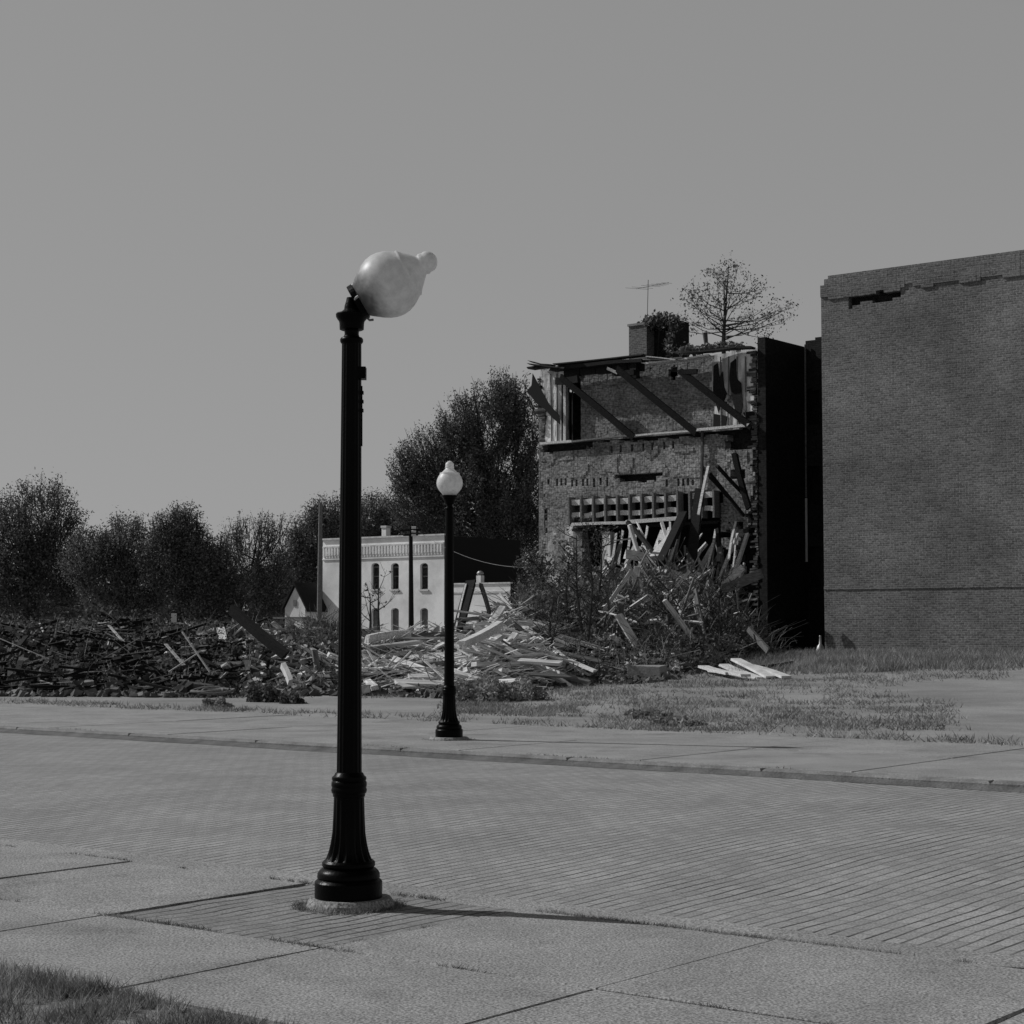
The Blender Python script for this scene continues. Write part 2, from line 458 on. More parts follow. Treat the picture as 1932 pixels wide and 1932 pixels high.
random.seed(4)
def slab(mb, a0, a1, b0, b1, g=.006, z=0.0, th=.1, ch=.007):
    a0 += g; a1 -= g; b0 += g * 1.8; b1 -= g * 1.8
    dz = random.uniform(-.004, .004)
    # jittered outline with a small worn chamfer
    def ring(ins, zz, n=9):
        pts = []
        for (p, q) in (((a0, b0), (a1, b0)), ((a1, b0), (a1, b1)), ((a1, b1), (a0, b1)), ((a0, b1), (a0, b0))):
            for k in range(n):
                t = k / n; pts.append((p[0] + (q[0] - p[0]) * t, p[1] + (q[1] - p[1]) * t))
        ca, cb = (a0 + a1) / 2, (b0 + b1) / 2; out = []
        for i, (a, b) in enumerate(pts):
            j = .006 * noise.noise(Vector((a * 7, b * 7, 2)))
            a += (ca - a) / (a1 - a0) * 2 * (ins + j); b += (cb - b) / (b1 - b0) * 2 * (ins + j)
            out.append(AB(a, b, zz))
        return out
    r0 = ring(0, z - th); r1 = ring(0, z - ch + dz); r2 = ring(ch, z + dz); n = len(r0)
    fs = []
    for k in range(2):
        for i in range(n):
            a = k * n + i; b = k * n + (i + 1) % n; fs.append((a, b, b + n, a + n))
    fs.append(tuple(range(2 * n, 3 * n)))
    mb.add(r0 + r1 + r2, fs)

PA = -6.78; PW = 1.78; J1 = 7.04; J0 = 5.63
mb = MB()
k = -66
while PA + PW * k < 58:
    a0 = PA + PW * k; a1 = a0 + PW
    if k != -1: slab(mb, a0, a1, J1, NE)
    slab(mb, a0, a1, J0, J1)
    k += 1
tag(mb.build('near_sidewalk', M['concrete']), kind='structure')
# brick-paved bay round the near lamp
bay = MB()
ro = sheet('brick_paved_bay', J1 + .02, NE - .01, -.012, M['paver'], .1, .1, lambda a, b: .008 * noise.noise(Vector((a * 3, b * 3, 1))), .02, PA - PW + .015, PA - .015)
tag(ro, kind='structure')
tag(sheet('near_gutter', NE - .03, NE + .98, -.145, M['old_concrete'], .5, .35, lambda a, b: crown(a, b)), kind='structure')
mb = MB(); a = A0
while a < A1:
    L = 2.9; slab(mb, a, a + L, FC, FC + .22, .006, .0, .3, .03); a += L
tag(mb.build('far_curb', M['curb']), kind='structure')
tag(sheet('far_pavement_bed', FC + .1, 25.02, -.035, M['joint_soil'], 3, 1), kind='structure')
mb = MB(); a = A0
while a < A1:
    for (q0, q1) in ((FC + .22, 22.1), (22.1, 25.0)): slab(mb, a, a + 3.0, q0, q1, .007, .0, .2, .01)
    a += 3.0
tag(mb.build('far_sidewalk', M['old_concrete']), kind='structure')

# far gutter: drifted dirt, a soft dark line under the curb
V = []; Fc = []; n = 0
for i in range(380):
    a = A0 + i * .5; w = .16 + .10 * noise.noise(Vector((a * .4, 2, 2))) + .05 * noise.noise(Vector((a * 2, 2, 2)))
    for (bb, z) in ((FC - w, -.147 + .0), (FC - w * .4, -.118), (FC + .01, -.10)):
        p = AB(a, bb); V.append((p.x, p.y, z + crown(a, bb)))
for i in range(379):
    for k in range(2): q = i * 3 + k; Fc.append((q, q + 3, q + 4, q + 1))
M['dirt'] = mat('gutter_dirt', .08, .15, 3, .95, .8, 30)
tag(mesh_obj('gutter_dirt', V, Fc, M['dirt'], smooth=True), kind='stuff')

# ================================================================== STREET LAMPS
S = 11.2 / F      # metres per grid unit at the near lamp
def zz(y): return (1696 - y) * S
def make_lamp(loc, label, tilt):
    root = empty('street_lamp', loc, label, 'street lamp', 'street lamps with globe shades')
    mb = MB()
    P = [(1700, 61), (1697, 63), (1666, 63), (1663, 61), (1660, 57), (1657, 58.5), (1650, 58), (1644, 54), (1641, 50), (1639, 47), (1636, 49.5), (1630, 49.5), (1626, 46)]
    prof = [(zz(y), r * S) for y, r in P]
    mb.lathe(prof, 64)
    base = mb.build('base', M['iron'], root); shade_auto(base, 30)
    mb = MB()
    P = [(1627, 45, .05), (1622, 42, .10), (1610, 37.5, .12), (1595, 34, .12), (1575, 31, .09), (1545, 29.5, .06), (1512, 28.5, .03), (1508, 28.5, 0)]
    mb.lathe([(zz(y), r * S, f) for y, r, f in P], 96, 16)
    shade_auto(mb.build('fluted_foot', M['iron'], root), 40)
    mb = MB()
    P = [(1510, 27.5), (1508, 30), (1503, 30.5), (1501, 32.5), (1496, 33.5), (1491, 32), (1488, 33.3), (1482, 33), (1479, 31), (1476, 32.5), (1472, 32), (1469, 28), (1465, 26.5), (1463, 24)]
    mb.lathe([(zz(y), r * S) for y, r in P], 48)
    shade_auto(mb.build('collar', M['iron'], root), 35)
    mb = MB(); pr = []
    for i in range(31):
        y = 1466 + (652 - 1466) * i / 30; r = 23.6 + (18.6 - 23.6) * (i / 30) ** .9
        pr.append((zz(y), r * S, .045))
    mb.lathe(pr, 128, 16)
    shade_auto(mb.build('shaft', M['iron'], root), 40)
    mb = MB()
    P = [(655, 18), (653, 20.5), (650, 22), (646, 22), (643, 20), (641, 15), (636, 13.5), (630, 14), (628.5, 20), (627, 23), (615, 23.5), (611, 24.5), (608, 27), (603, 30), (598, 30.5), (596, 29), (594, 21), (589, 15)]
    mb.lathe([(zz(y), r * S) for y, r in P], 40)
    shade_auto(mb.build('capital', M['iron'], root), 35)
    mb = MB(); mb.lathe([(zz(592), 15 * S), (zz(582), 14 * S), (zz(572), 11 * S), (zz(566), 10 * S)], 24)
    shade_auto(mb.build('fitter', M['iron'], root), 35)
    if tilt:
        mb = MB(); mb.box((20 * S, 0, zz(711)), .05, .09, .075); mb.tube([(18 * S, 0, zz(711)), (24 * S, 0, zz(711))], .03, 10)
        mb.tube([(19 * S, 0, zz(735)), (19.5 * S, 0, zz(850))], .008, 6)
        for q in (748, 765, 782): mb.box((20 * S, 0, zz(q)), .02, .04, .02)
        mb.build('terminal_box', M['iron'], root)
    # globe: origin at its neck
    prof = [(0, .088), (.012, .098), (.03, .105), (.05, .118), (.09, .153), (.13, .181), (.17, .196), (.21, .201), (.25, .196), (.29, .182), (.32, .167), (.345, .150), (.352, .148), (.358, .153), (.366, .150), (.372, .128), (.385, .108), (.41, .084), (.43, .066), (.438, .062), (.446, .068), (.455, .071), (.465, .066), (.475, .063), (.49, .067), (.51, .062), (.53, .045), (.545, .024), (.552, .006)]
    if tilt: prof = [(0, .088), (.02, .103), (.05, .127), (.09, .158), (.13, .183), (.17, .199), (.21, .205), (.25, .202), (.29, .189), (.32, .173), (.345, .156), (.352, .154), (.358, .155), (.364, .151), (.372, .138), (.39, .118), (.41, .100), (.428, .082), (.440, .070), (.447, .064), (.455, .065), (.466, .069), (.478, .065), (.486, .063), (.498, .065), (.514, .061), (.530, .050), (.544, .032), (.552, .010)]
    mb = MB(); mb.lathe(prof, 56)
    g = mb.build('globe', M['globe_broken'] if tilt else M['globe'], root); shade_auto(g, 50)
    if not tilt:
        g.location = (0, 0, zz(594))
    else:
        g.location = (11 * S, 0, zz(575)); g.rotation_euler = (math.radians(3), math.radians(60), 0); g.scale = (1.03, 1.03, 1.03)
    mb = MB(); mb.lathe([(-.012, .10), (-.012, .118), (.02, .120), (.025, .108)], 28)
    r = mb.build('globe_ring', M['iron'], root); r.location = g.location; r.rotation_euler = g.rotation_euler
    if tilt:
        for k in range(3):
            mb = MB(); a = k * 2.1 + .5; mb.tube([(.115 * math.cos(a), .115 * math.sin(a), 0), (.14 * math.cos(a), .14 * math.sin(a), .008), (.15 * math.cos(a), .15 * math.sin(a), .03)], .008, 6)
            mb.build('clamp_screw', M['metal'], r)
    return root

def globemat(name, dirt):
    m = bpy.data.materials.new(name); m.use_nodes = True; nt = m.node_tree
    bs = nt.nodes['Principled BSDF']; out = nt.nodes['Material Output']
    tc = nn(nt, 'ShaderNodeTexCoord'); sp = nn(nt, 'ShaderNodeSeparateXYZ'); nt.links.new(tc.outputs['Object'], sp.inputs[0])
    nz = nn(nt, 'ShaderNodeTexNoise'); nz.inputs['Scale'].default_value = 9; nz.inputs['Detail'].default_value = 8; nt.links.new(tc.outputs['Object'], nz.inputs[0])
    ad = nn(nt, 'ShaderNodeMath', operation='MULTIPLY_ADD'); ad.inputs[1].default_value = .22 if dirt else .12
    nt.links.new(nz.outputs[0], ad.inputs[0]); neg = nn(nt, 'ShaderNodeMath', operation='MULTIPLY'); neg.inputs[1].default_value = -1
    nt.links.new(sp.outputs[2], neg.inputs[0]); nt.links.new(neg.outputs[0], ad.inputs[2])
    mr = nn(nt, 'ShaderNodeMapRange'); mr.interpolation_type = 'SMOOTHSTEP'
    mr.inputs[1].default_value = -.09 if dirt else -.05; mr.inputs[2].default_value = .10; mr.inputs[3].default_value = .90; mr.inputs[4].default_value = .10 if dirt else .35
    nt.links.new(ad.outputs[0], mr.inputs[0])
    n2 = nn(nt, 'ShaderNodeTexNoise'); n2.inputs['Scale'].default_value = 16; n2.inputs['Detail'].default_value = 9; n2.inputs['Roughness'].default_value = .7; nt.links.new(tc.outputs['Object'], n2.inputs[0])
    r2 = nn(nt, 'ShaderNodeMapRange'); r2.inputs[1].default_value = .3; r2.inputs[2].default_value = .62; r2.inputs[3].default_value = .74; r2.inputs[4].default_value = 1.0; nt.links.new(n2.outputs[0], r2.inputs[0])
    mq = nn(nt, 'ShaderNodeMath', operation='MULTIPLY'); nt.links.new(mr.outputs[0], mq.inputs[0]); nt.links.new(r2.outputs[0], mq.inputs[1])
    cc = nn(nt, 'ShaderNodeCombineColor')
    for i in range(3): nt.links.new(mq.outputs[0], cc.inputs[i])
    nt.links.new(cc.outputs[0], bs.inputs['Base Color']); bs.inputs['Roughness'].default_value = .42
    bs.inputs['Specular IOR Level'].default_value = .4
    tr = nn(nt, 'ShaderNodeBsdfTranslucent'); nt.links.new(cc.outputs[0], tr.inputs[0])
    mx = nn(nt, 'ShaderNodeMixShader'); mx.inputs[0].default_value = .45
    nt.links.new(bs.outputs[0], mx.inputs[1]); nt.links.new(tr.outputs[0], mx.inputs[2]); nt.links.new(mx.outputs[0], out.inputs[0])
    return m
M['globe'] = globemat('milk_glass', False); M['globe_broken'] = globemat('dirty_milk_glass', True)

near = onZ(661, 1690, .03); near.y = 11.2; near.x = (661 - CX) / F * 11.2; near.z = .04
make_lamp(near, 'tall black fluted street lamp on the near pavement, its white globe knocked sideways', True)
fy = 27.4; make_lamp(Vector(((848 - CX) / F * fy, fy, .05)), 'black street lamp with upright white globe on the far pavement before the rubble', False)
# small concrete footings
def footing(c, r, label):
    mb = MB(); V = []
    n = 28
    for (z, k) in ((-.05, 1.08), (.02, 1.0), (.045, .93)):
        for i in range(n):
            a = 2 * math.pi * i / n; rr = r * k * (1 + .07 * noise.noise(Vector((math.cos(a) * 2, math.sin(a) * 2, c.x))))
            V.append((c.x + rr * math.cos(a), c.y + rr * math.sin(a), z))
    fs = [(j * n + i, j * n + (i + 1) % n, (j + 1) * n + (i + 1) % n, (j + 1) * n + i) for j in range(2) for i in range(n)]
    fs.append(tuple(range(2 * n, 3 * n)))
    mb.add(V, fs); tag(mb.build('lamp_footing', M['old_concrete']), label, 'footing', 'concrete lamp footings')
footing(near + Vector((.015, 0, 0)), .265, 'rough round concrete footing under the near lamp with the tilted globe')
footing(Vector(((848 - CX) / F * fy, fy, 0)), .30, 'rough round concrete footing under the far upright lamp')

# ================================================================== RUINED BUILDING
RB = 62.4
pL = onB(1015, 1100, RB); pR = onB(1427, 1100, RB)
aL = ab(pL.x, pL.y)[0]; aR = ab(pR.x, pR.y)[0]
rg = terrain(pL.x, pL.y)
ruin = empty('ruined_building', AB((aL + aR) / 2, RB, 0.5), 'half demolished brick building with bare rafters and torn open lower floor', 'building')
rp = ruin.location.copy()
def Rpt(a, z, out=0.0): return AB(a, RB - out, z) - rp
def ap(px, py):       # picture point on the ruin plane -> (a, z)
    p = onB(px, py, RB); return ab(p.x, p.y)[0], p.z

LEFT = [(640, 1016), (700, 1016), (740, 1018), (765, 1026), (800, 1026), (850, 1022), (880, 1020), (930, 1025), (960, 1031), (985, 1033), (1010, 1026), (1100, 1026), (1250, 1026)]
RIGHT = [(640, 1428), (830, 1426), (850, 1419), (880, 1423), (905, 1424), (940, 1417), (975, 1412), (1010, 1407), (1060, 1402), (1110, 1392), (1160, 1386), (1250, 1380)]
TOP = [(1010, 690), (1030, 694), (1075, 700), (1150, 694), (1190, 684), (1222, 678), (1255, 684), (1300, 676), (1340, 668), (1400, 660), (1430, 655)]
LEDGE = [(1010, 839), (1085, 833), (1195, 823), (1340, 812), (1430, 803)]
PK = [1036, 1051, 1058, 1068, 1078, 1088, 1098, 1108, 1122, 1134, 1146, 1257, 1279, 1290, 1300, 1308]

def ruin_cell(px, py, a, z):
    n1 = noise.noise(Vector((a * 1.7, z * 1.7, 0))); n2 = noise.noise(Vector((a * 5, z * 5, 4))); n3 = noise.noise(Vector((0, z * 3, 8)))
    if px < ipl(LEFT, py) + n3 * 7 or px > ipl(RIGHT, py) + n3 * 6 - (4 if n2 > .2 else 0): return None
    if py < ipl(TOP, px) + n1 * 3: return None
    led = ipl(LEDGE, px)
    if py < led:
        if px < 1061 + n1 * 2: return (-.12 + .02 * n2, 1)
        if px < 1089: return None if py > 712 else (-.2, 0)
        if px > 1343 + 10 * n1:
            # plaster with fallen patches
            if 735 < py < 775 and n1 > .25: return (-.22, 0)
            return (-.14, 1)
        if (px - 1264) ** 2 / 90 + (py - 702) ** 2 / 190 < 1 + n2: return None
        return (-.26 + .02 * n2, 0)
    dl = py - led
    if dl < 10 + 5 * n1 - (6 if 1120 < px < 1170 else 0) + (7 if px < 1118 else 0): return (-.42, 2)  # shadow band under the ledge: recesses from here down get the shade colour
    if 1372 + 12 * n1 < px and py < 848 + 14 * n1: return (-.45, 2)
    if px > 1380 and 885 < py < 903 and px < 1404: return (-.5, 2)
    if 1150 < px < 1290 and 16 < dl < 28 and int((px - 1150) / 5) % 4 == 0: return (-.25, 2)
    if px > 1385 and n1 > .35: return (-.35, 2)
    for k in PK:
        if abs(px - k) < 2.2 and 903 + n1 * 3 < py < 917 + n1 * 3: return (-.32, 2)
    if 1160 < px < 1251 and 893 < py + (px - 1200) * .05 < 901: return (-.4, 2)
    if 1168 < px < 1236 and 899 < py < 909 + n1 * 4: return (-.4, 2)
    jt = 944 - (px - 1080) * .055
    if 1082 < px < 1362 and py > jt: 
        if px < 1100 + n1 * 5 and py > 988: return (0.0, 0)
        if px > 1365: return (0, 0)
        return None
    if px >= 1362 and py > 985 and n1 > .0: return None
    return (.015 * n2 + (.03 if n1 > .1 and py < 900 else 0), 3 if not (px < 1100 and py > 985 and n1 > .12) else 1)

def relief(name, parent, a0, a1, z0, z1, da, dz, bplane, off, cellf, mats, thick=.45, origin=None):
    na = int((a1 - a0) / da) + 1; nz_ = int((z1 - z0) / dz) + 1
    G = {}
    for j in range(nz_):
        for i in range(na):
            a = a0 + (i + .5) * da; z = z0 + (j + .5) * dz
            p = AB(a, bplane, z); px, py = proj(p)
            G[i, j] = cellf(px, py, a, z)
    V = []; Fc = []; U = []; MI = []
    def P(a, z, d): q = AB(a, bplane - d, z) - off; return q
    def quad(pts, uv, mi):
        n = len(V); V.extend(pts); U.extend(uv); Fc.append((n, n + 1, n + 2, n + 3)); MI.append(mi)
    for (i, j), c in G.items():
        if c is None: continue
        d, mi = c; x0 = a0 + i * da; x1 = x0 + da; y0 = z0 + j * dz; y1 = y0 + dz
        quad([P(x0, y0, d), P(x1, y0, d), P(x1, y1, d), P(x0, y1, d)], [(x0, y0), (x1, y0), (x1, y1), (x0, y1)], mi)
        for (di, dj, e) in ((1, 0, ((x1, y0), (x1, y1))), (-1, 0, ((x0, y1), (x0, y0))), (0, 1, ((x1, y1), (x0, y1))), (0, -1, ((x0, y0), (x1, y0)))):
            o = G.get((i + di, j + dj)); do = -thick if o is None else o[0]
            if do < d - 1e-4:
                (ea, ez), (fa, fz) = e
                quad([P(ea, ez, d), P(ea, ez, do), P(fa, fz, do), P(fa, fz, d)], [(ea, ez), (ea + .1, ez), (fa + .1, fz), (fa, fz)], mi)
            
    return mesh_obj(name, V, Fc, None, parent, U, mats=mats, midx=MI)

M['pale_ruin'] = M['plaster']
relief('wall', ruin, aL - .4, aR + .15, .3, 13.4, .115, .078, RB, rp, ruin_cell, [M['brick'], M['plaster'], M['brick_shaded'], M['brick_pale']])

# shell behind: side wall (coloured near black for its shade), back wall, roof, left wall
def prism(mb, poly, axis0, axis1):
    pass
mb = MB()
RT = onB(1437, 636, RB).z
def wallbox(a0, a1, b0, b1, z0, z1, off=rp):
    mb = MB(); vs = [AB(a, b, z) - off for z in (z0, z1) for (a, b) in ((a0, b0), (a1, b0), (a1, b1), (a0, b1))]
    fs = [(3, 2, 1, 0), (4, 5, 6, 7), (0, 1, 5, 4), (1, 2, 6, 5), (2, 3, 7, 6), (3, 0, 4, 7)]
    V = []; Fc = []; U = []
    for f in fs:
        n = len(V); 
        for q in f:
            V.append(vs[q]); w = vs[q] + off; A_, B_ = ab(w.x, w.y)
            U.append((A_ + B_, w.z) if abs(vs[f[0]].z - vs[f[2]].z) > .01 else (A_, B_))
        Fc.append((n, n + 1, n + 2, n + 3))
    return V, Fc, U
def wb(name, parent, m, a0, a1, b0, b1, z0, z1, off):
    V, Fc, U = wallbox(a0, a1, b0, b1, z0, z1, off); return mesh_obj(name, V, Fc, m, parent, U)
aS = aR + .12
wb('side_wall', ruin, M['brick_shaded'], aS, aS + .35, RB + .05, RB + 11, .2, RT, rp)
wb('side_wall', ruin, M['brick'], aL - .3, aL + .0, RB + .46, RB + 11, .2, 12.2, rp)
wb('back_wall', ruin, M['brick'], aL + .01, aS - .01, RB + 10.6, RB + 11, .2, 12.5, rp)
wb('roof', ruin, M['tar'], aL + .02, aS - .01, RB + .46, RB + 10.58, 12.3, 12.45, rp)
wb('upper_floor', ruin, M['wood_dark'], aL + .02, aS - .01, RB + .47, RB + 6, 7.9, 8.1, rp)
wb('inner_wall', ruin, M['brick_shaded'], aL + .02, aS - .01, RB + 4.2, RB + 4.5, .3, 12.28, rp)  # darkness of the interior put into the wall colour
wb('inner_wall', ruin, M['brick_shaded'], (aL + aS) / 2 - .1, (aL + aS) / 2 + .1, RB + .5, RB + 4.19, 8.12, 12.27, rp)

# side-wall broken front edge: ragged brick toothing
random.seed(11)
mb = MB()
for i in range(120):
    z = .8 + i * .1; w = random.uniform(.02, .28)
    if random.random() < .3: w += .2
    p = Rpt(aS - .12 + .05, z, -.25); R = Matrix.Rotation(math.atan2(AX.y, AX.x), 3, 'Z')
    mb.box(p - AX * w * .5, w, .35 + random.uniform(-.1, .2), .085, R, .015)
mb.build('brick_toothing', M['chunks'], ruin)
mb = MB()
for i in range(130):
    z = 1.0 + i * .09; w = random.uniform(.02, .30) + (.5 if 10.6 < z < 11.9 else 0) * (1 - abs(z - 11.2) / .8 if abs(z - 11.2) < .8 else 0)
    aa = ap(ipl(LEFT, proj(AB(aL, RB, z))[1]), 900)[0]
    p = Rpt(aa, z, -.25); mb.box(p - AX * w * .4, w, .3 + random.uniform(-.1, .15), .08, R, .015)
mb.build('brick_toothing', M['chunks'], ruin)

# torn roof edge
random.seed(3)
def rbar(p0, p1, o0, o1, w, t, name, m, seg=4, jag=.05, bend=.03, parent=None):
    a0, z0 = ap(*p0); a1, z1 = ap(*p1); mb = MB(); par = parent or ruin
    P0, P1 = Rpt(a0, z0, o0), Rpt(a1, z1, o1); vert = abs((P1 - P0).normalized().z) > .9
    mb.bar(P0, P1, w, t, seg, jag, bend, up=AX if vert else Vector((0, 0, 1)))
    return mb.build(name, m, par)
for (p0, p1, o, t, m) in (((1012, 697), (1050, 692), .35, .10, 'wood_dark'), ((1014, 690), (1078, 697), .45, .06, 'tar'), ((1012, 684), (1048, 690), .3, .05, 'tar'), ((1050, 699), (1190, 685), .30, .16, 'wood_dark'),
                          ((1060, 690), (1225, 672), .42, .05, 'tar'), ((1120, 692), (1222, 683), .38, .14, 'wood_dark'), ((1225, 688), (1345, 672), .25, .07, 'wood'), ((1230, 681), (1300, 677), .35, .05, 'wood_mid'), ((1340, 665), (1428, 657), .25, .08, 'wood_dark'),
                          ((1300, 668), (1395, 658), .35, .06, 'tar'), ((1235, 676), (1290, 682), .45, .04, 'wood')):
    rbar(p0, p1, o, o * .8, .5, t, 'roof_edge_board', M[m], 8, .12, .05)
# left roof soffit: dark boards under the overhang
for k in range(5):
    rbar((1070 + k * 30, 704 - k * 2), (1098 + k * 30, 702 - k * 2.2), .12, .12, .2, .26 + random.uniform(-.05, .1), 'soffit_board', M['wood_dark'], 3, .03, .02)
# ledges
rbar((1022, 838), (1086, 833), .12, .12, .25, .10, 'ledge', M['wood'], 8, .1, .01)
rbar((1084, 834), (1200, 822), .12, .12, .25, .07, 'ledge', M['wood_mid'], 8, .1, .03)
rbar((1198, 823), (1325, 813), .12, .12, .22, .07, 'ledge', M['wood'], 8, .1, .03)
rbar((1322, 812), (1418, 803), .16, .16, .30, .11, 'ledge', M['wood'], 8, .1, .01)
# three rafters sloping down the wall
for (p0, p1, o0) in (((1078, 716), (1200, 826), .75), ((1186, 700), (1318, 818), .85), ((1300, 702), (1422, 806), .75)):
    r = rbar(p0, p1, o0, .18, .20, .26, 'rafter', M['wood_dark'], 5, .08, .02)
rbar((1066, 722), (1108, 718), .6, .6, .2, .3, 'beam_stub', M['wood_dark'])
rbar((1176, 708), (1216, 706), .7, .7, .2, .22, 'beam_stub', M['wood_dark']); rbar((1170, 700), (1186, 708), .9, .8, .1, .12, 'beam_stub', M['wood'])
rbar((1206, 684), (1206, 716), .3, .3, .3, .3, 'post', M['wood_dark'])
rbar((1300, 706), (1332, 704), .75, .65, .2, .2, 'beam_stub', M['wood_dark'])
# upright studs at left and in the doorway, vertical plaster board joints
for x in (1061, 1066, 1074, 1081): rbar((x, 706), (x, 832), .02, .02, .05, .05 if x != 1066 else .12, 'stud', M['wood'] if x == 1066 else M['wood_dark'], 3, 0, .01)
for (x0, x1) in ((1036, 1038), (1048, 1049), (1357, 1358), (1372, 1371), (1388, 1389), (1404, 1404)):
    rbar((x0, 705 if x0 < 1100 else 672), (x1, 832 if x0 < 1100 else 806), -.10, -.10, .035, .04, 'batten', M['wood_mid'], 3, .02, .005)
# torn dark lining hanging on the right and left plaster
random.seed(8)
def torn(pts, off, m, name):
    vs = []; n = len(pts)
    for o in (off, off - .03):
        for (x, y) in pts: a, z = ap(x, y); vs.append(Rpt(a, z, o))
    fs = [tuple(range(n - 1, -1, -1)), tuple(range(n, 2 * n))] + [(i, (i + 1) % n, (i + 1) % n + n, i + n) for i in range(n)]
    return mesh_obj(name, vs, fs, M[m], ruin)
torn([(1344, 690), (1352, 684), (1355, 712), (1361, 700), (1364, 730), (1369, 742), (1363, 760), (1358, 755), (1354, 780), (1348, 760), (1343, 735)], -.08, 'wood_dark', 'torn_lining')
torn([(1376, 684), (1386, 676), (1389, 715), (1396, 722), (1399, 766), (1392, 800), (1384, 770), (1378, 745), (1374, 715)], -.08, 'wood_dark', 'torn_lining')
torn([(1344, 780), (1370, 785), (1366, 806), (1343, 808)], -.09, 'brick_shaded', 'torn_lining')
torn([(1012, 706), (1030, 740), (1044, 765), (1062, 785), (1064, 802), (1050, 790), (1034, 772), (1022, 765), (1008, 748), (1001, 740), (1010, 728)], .28, 'brick_shaded', 'torn_lining')
torn([(1399, 778), (1424, 774), (1424, 802), (1412, 800)], -.09, 'brick_shaded', 'torn_lining')
# down pipe
rbar((1328, 815), (1326, 925), .12, .12, .09, .09, 'downpipe', M['rust'], 3)
# floor frame: joists with boards in two rows
for k in range(13):
    x = 1083 + k * 22.7; t = 945 - (x - 1080) * .055
    rbar((x, t - 5), (x + 1, t + 47), .20, .20, .42, .085, 'joist', M['wood_mid'], 2, .03, .01)
    if k < 12 and k not in (9,):
        for (dy, h) in ((3, .24), (27, .20)):
            mbx = MB()
            a0_, z0_ = ap(x + 3 + random.uniform(-1, 1), t + dy + 2 + random.uniform(-2, 2)); a1_, z1_ = ap(x + 20, t + dy + 1 + random.uniform(-2, 2))
            mbx.bar(Rpt(a0_, z0_, .22), Rpt(a1_, z1_, .22), .14, h, 3, .03, .02)
            mbx.build('floor_board', M['wood'], ruin)
rbar((1090, 990), (1195, 987), .35, .35, .15, .12, 'sill_plate', M['wood'], 6, .15, .03)
rbar((1192, 986), (1300, 978), .40, .35, .15, .16, 'sill_plate', M['wood'], 6, .15, .03)
rbar((1082, 1000), (1360, 985), .02, .02, .25, .12, 'sill_plate', M['wood_dark'], 6, .15, .03)
# pale pier and leaning poles in the opening
rbar((1150, 1003), (1148, 1110), .1, .15, .35, .42, 'brick_pier', M['plaster'], 5, .05, .06)
def C2(x, y): return (966 + x / 2.941, 811.4 + y / 2.941)
# chimney, vines, antenna
chz0 = 12.3
pc = onB(1220, 676, RB + 2.0); ac = ab(pc.x, pc.y)[0]
ctop = onB(1220, 612, RB + 2).z
ch = wb('chimney', ruin, M['brick2'], ac - .92, ac, RB + 2, RB + 4.0, 12.3, ctop, rp)
wb('chimney_cap', ch, M['old_concrete'], ac - .97, ac + .05, RB + 1.95, RB + 4.05, ctop - .002, ctop + .10, rp)
V, Fc, U = wallbox(ac, ac + .9, RB + 2.6, RB + 4.0, 12.46, ctop + .25, rp); mesh_obj('stair_head', V, Fc, M['brick_shaded'], ruin, U)

def leafcloud(cs, rs, n, size, rng, flat=.6, up=.3):
    """cs: centres, rs: radius vectors"""
    idx = rng.integers(0, len(cs), n); c = np.array(cs)[idx]; r = np.array(rs)[idx]
    p = c + rng.normal(0, .45, (n, 3)) * r
    return p
def rand_leaves(name, p, size, m, rng, parent=None, asp=.6):
    n = len(p); a = rng.normal(0, 1, (n, 3)); a /= np.linalg.norm(a, axis=1)[:, None]
    b = rng.normal(0, 1, (n, 3)); b = np.cross(a, b); b /= np.linalg.norm(b, axis=1)[:, None]
    s = (size * rng.uniform(.5, 1.4, n))[:, None]
    return quads_obj(name, p, a * s, b * s * asp * 1.6, m, parent)
rng = np.random.default_rng(5)
vine = tag(empty('vine', AB(ac + .5, RB + 2.4, 14.0), 'dark leafy vine heaped over the roof chimney', 'vine'), None)
vo = np.array(vine.location)
cs = [np.array(onB(x, y, RB + 2.4)) for x, y in ((1226, 606), (1238, 602), (1252, 600), (1264, 606), (1272, 612), (1245, 610), (1258, 612), (1270, 604), (1228, 615))]
p = leafcloud(cs, [np.array((.35, .7, .22))] * len(cs), 1500, .06, rng) - vo
p2 = leafcloud([np.array(onB(x, y, RB + 2.3)) for x, y in ((1264, 640), (1268, 625), (1262, 660))], [np.array((.2, .4, .5))] * 3, 300, .06, rng) - vo
rand_leaves('foliage', np.vstack([p, p2]), .09, M['leaf_dark'], rng, vine)
mb = MB()
for x, y in ((1264, 660), (1256, 650), (1240, 620)): mb.tube([onB(x, 680, RB + 2.35) - Vector(vo), onB(x + 4, y, RB + 2.3) - Vector(vo), onB(x - 3, 606, RB + 2.4) - Vector(vo)], .025, 5)
mb.build('stem', M['bark'], vine)
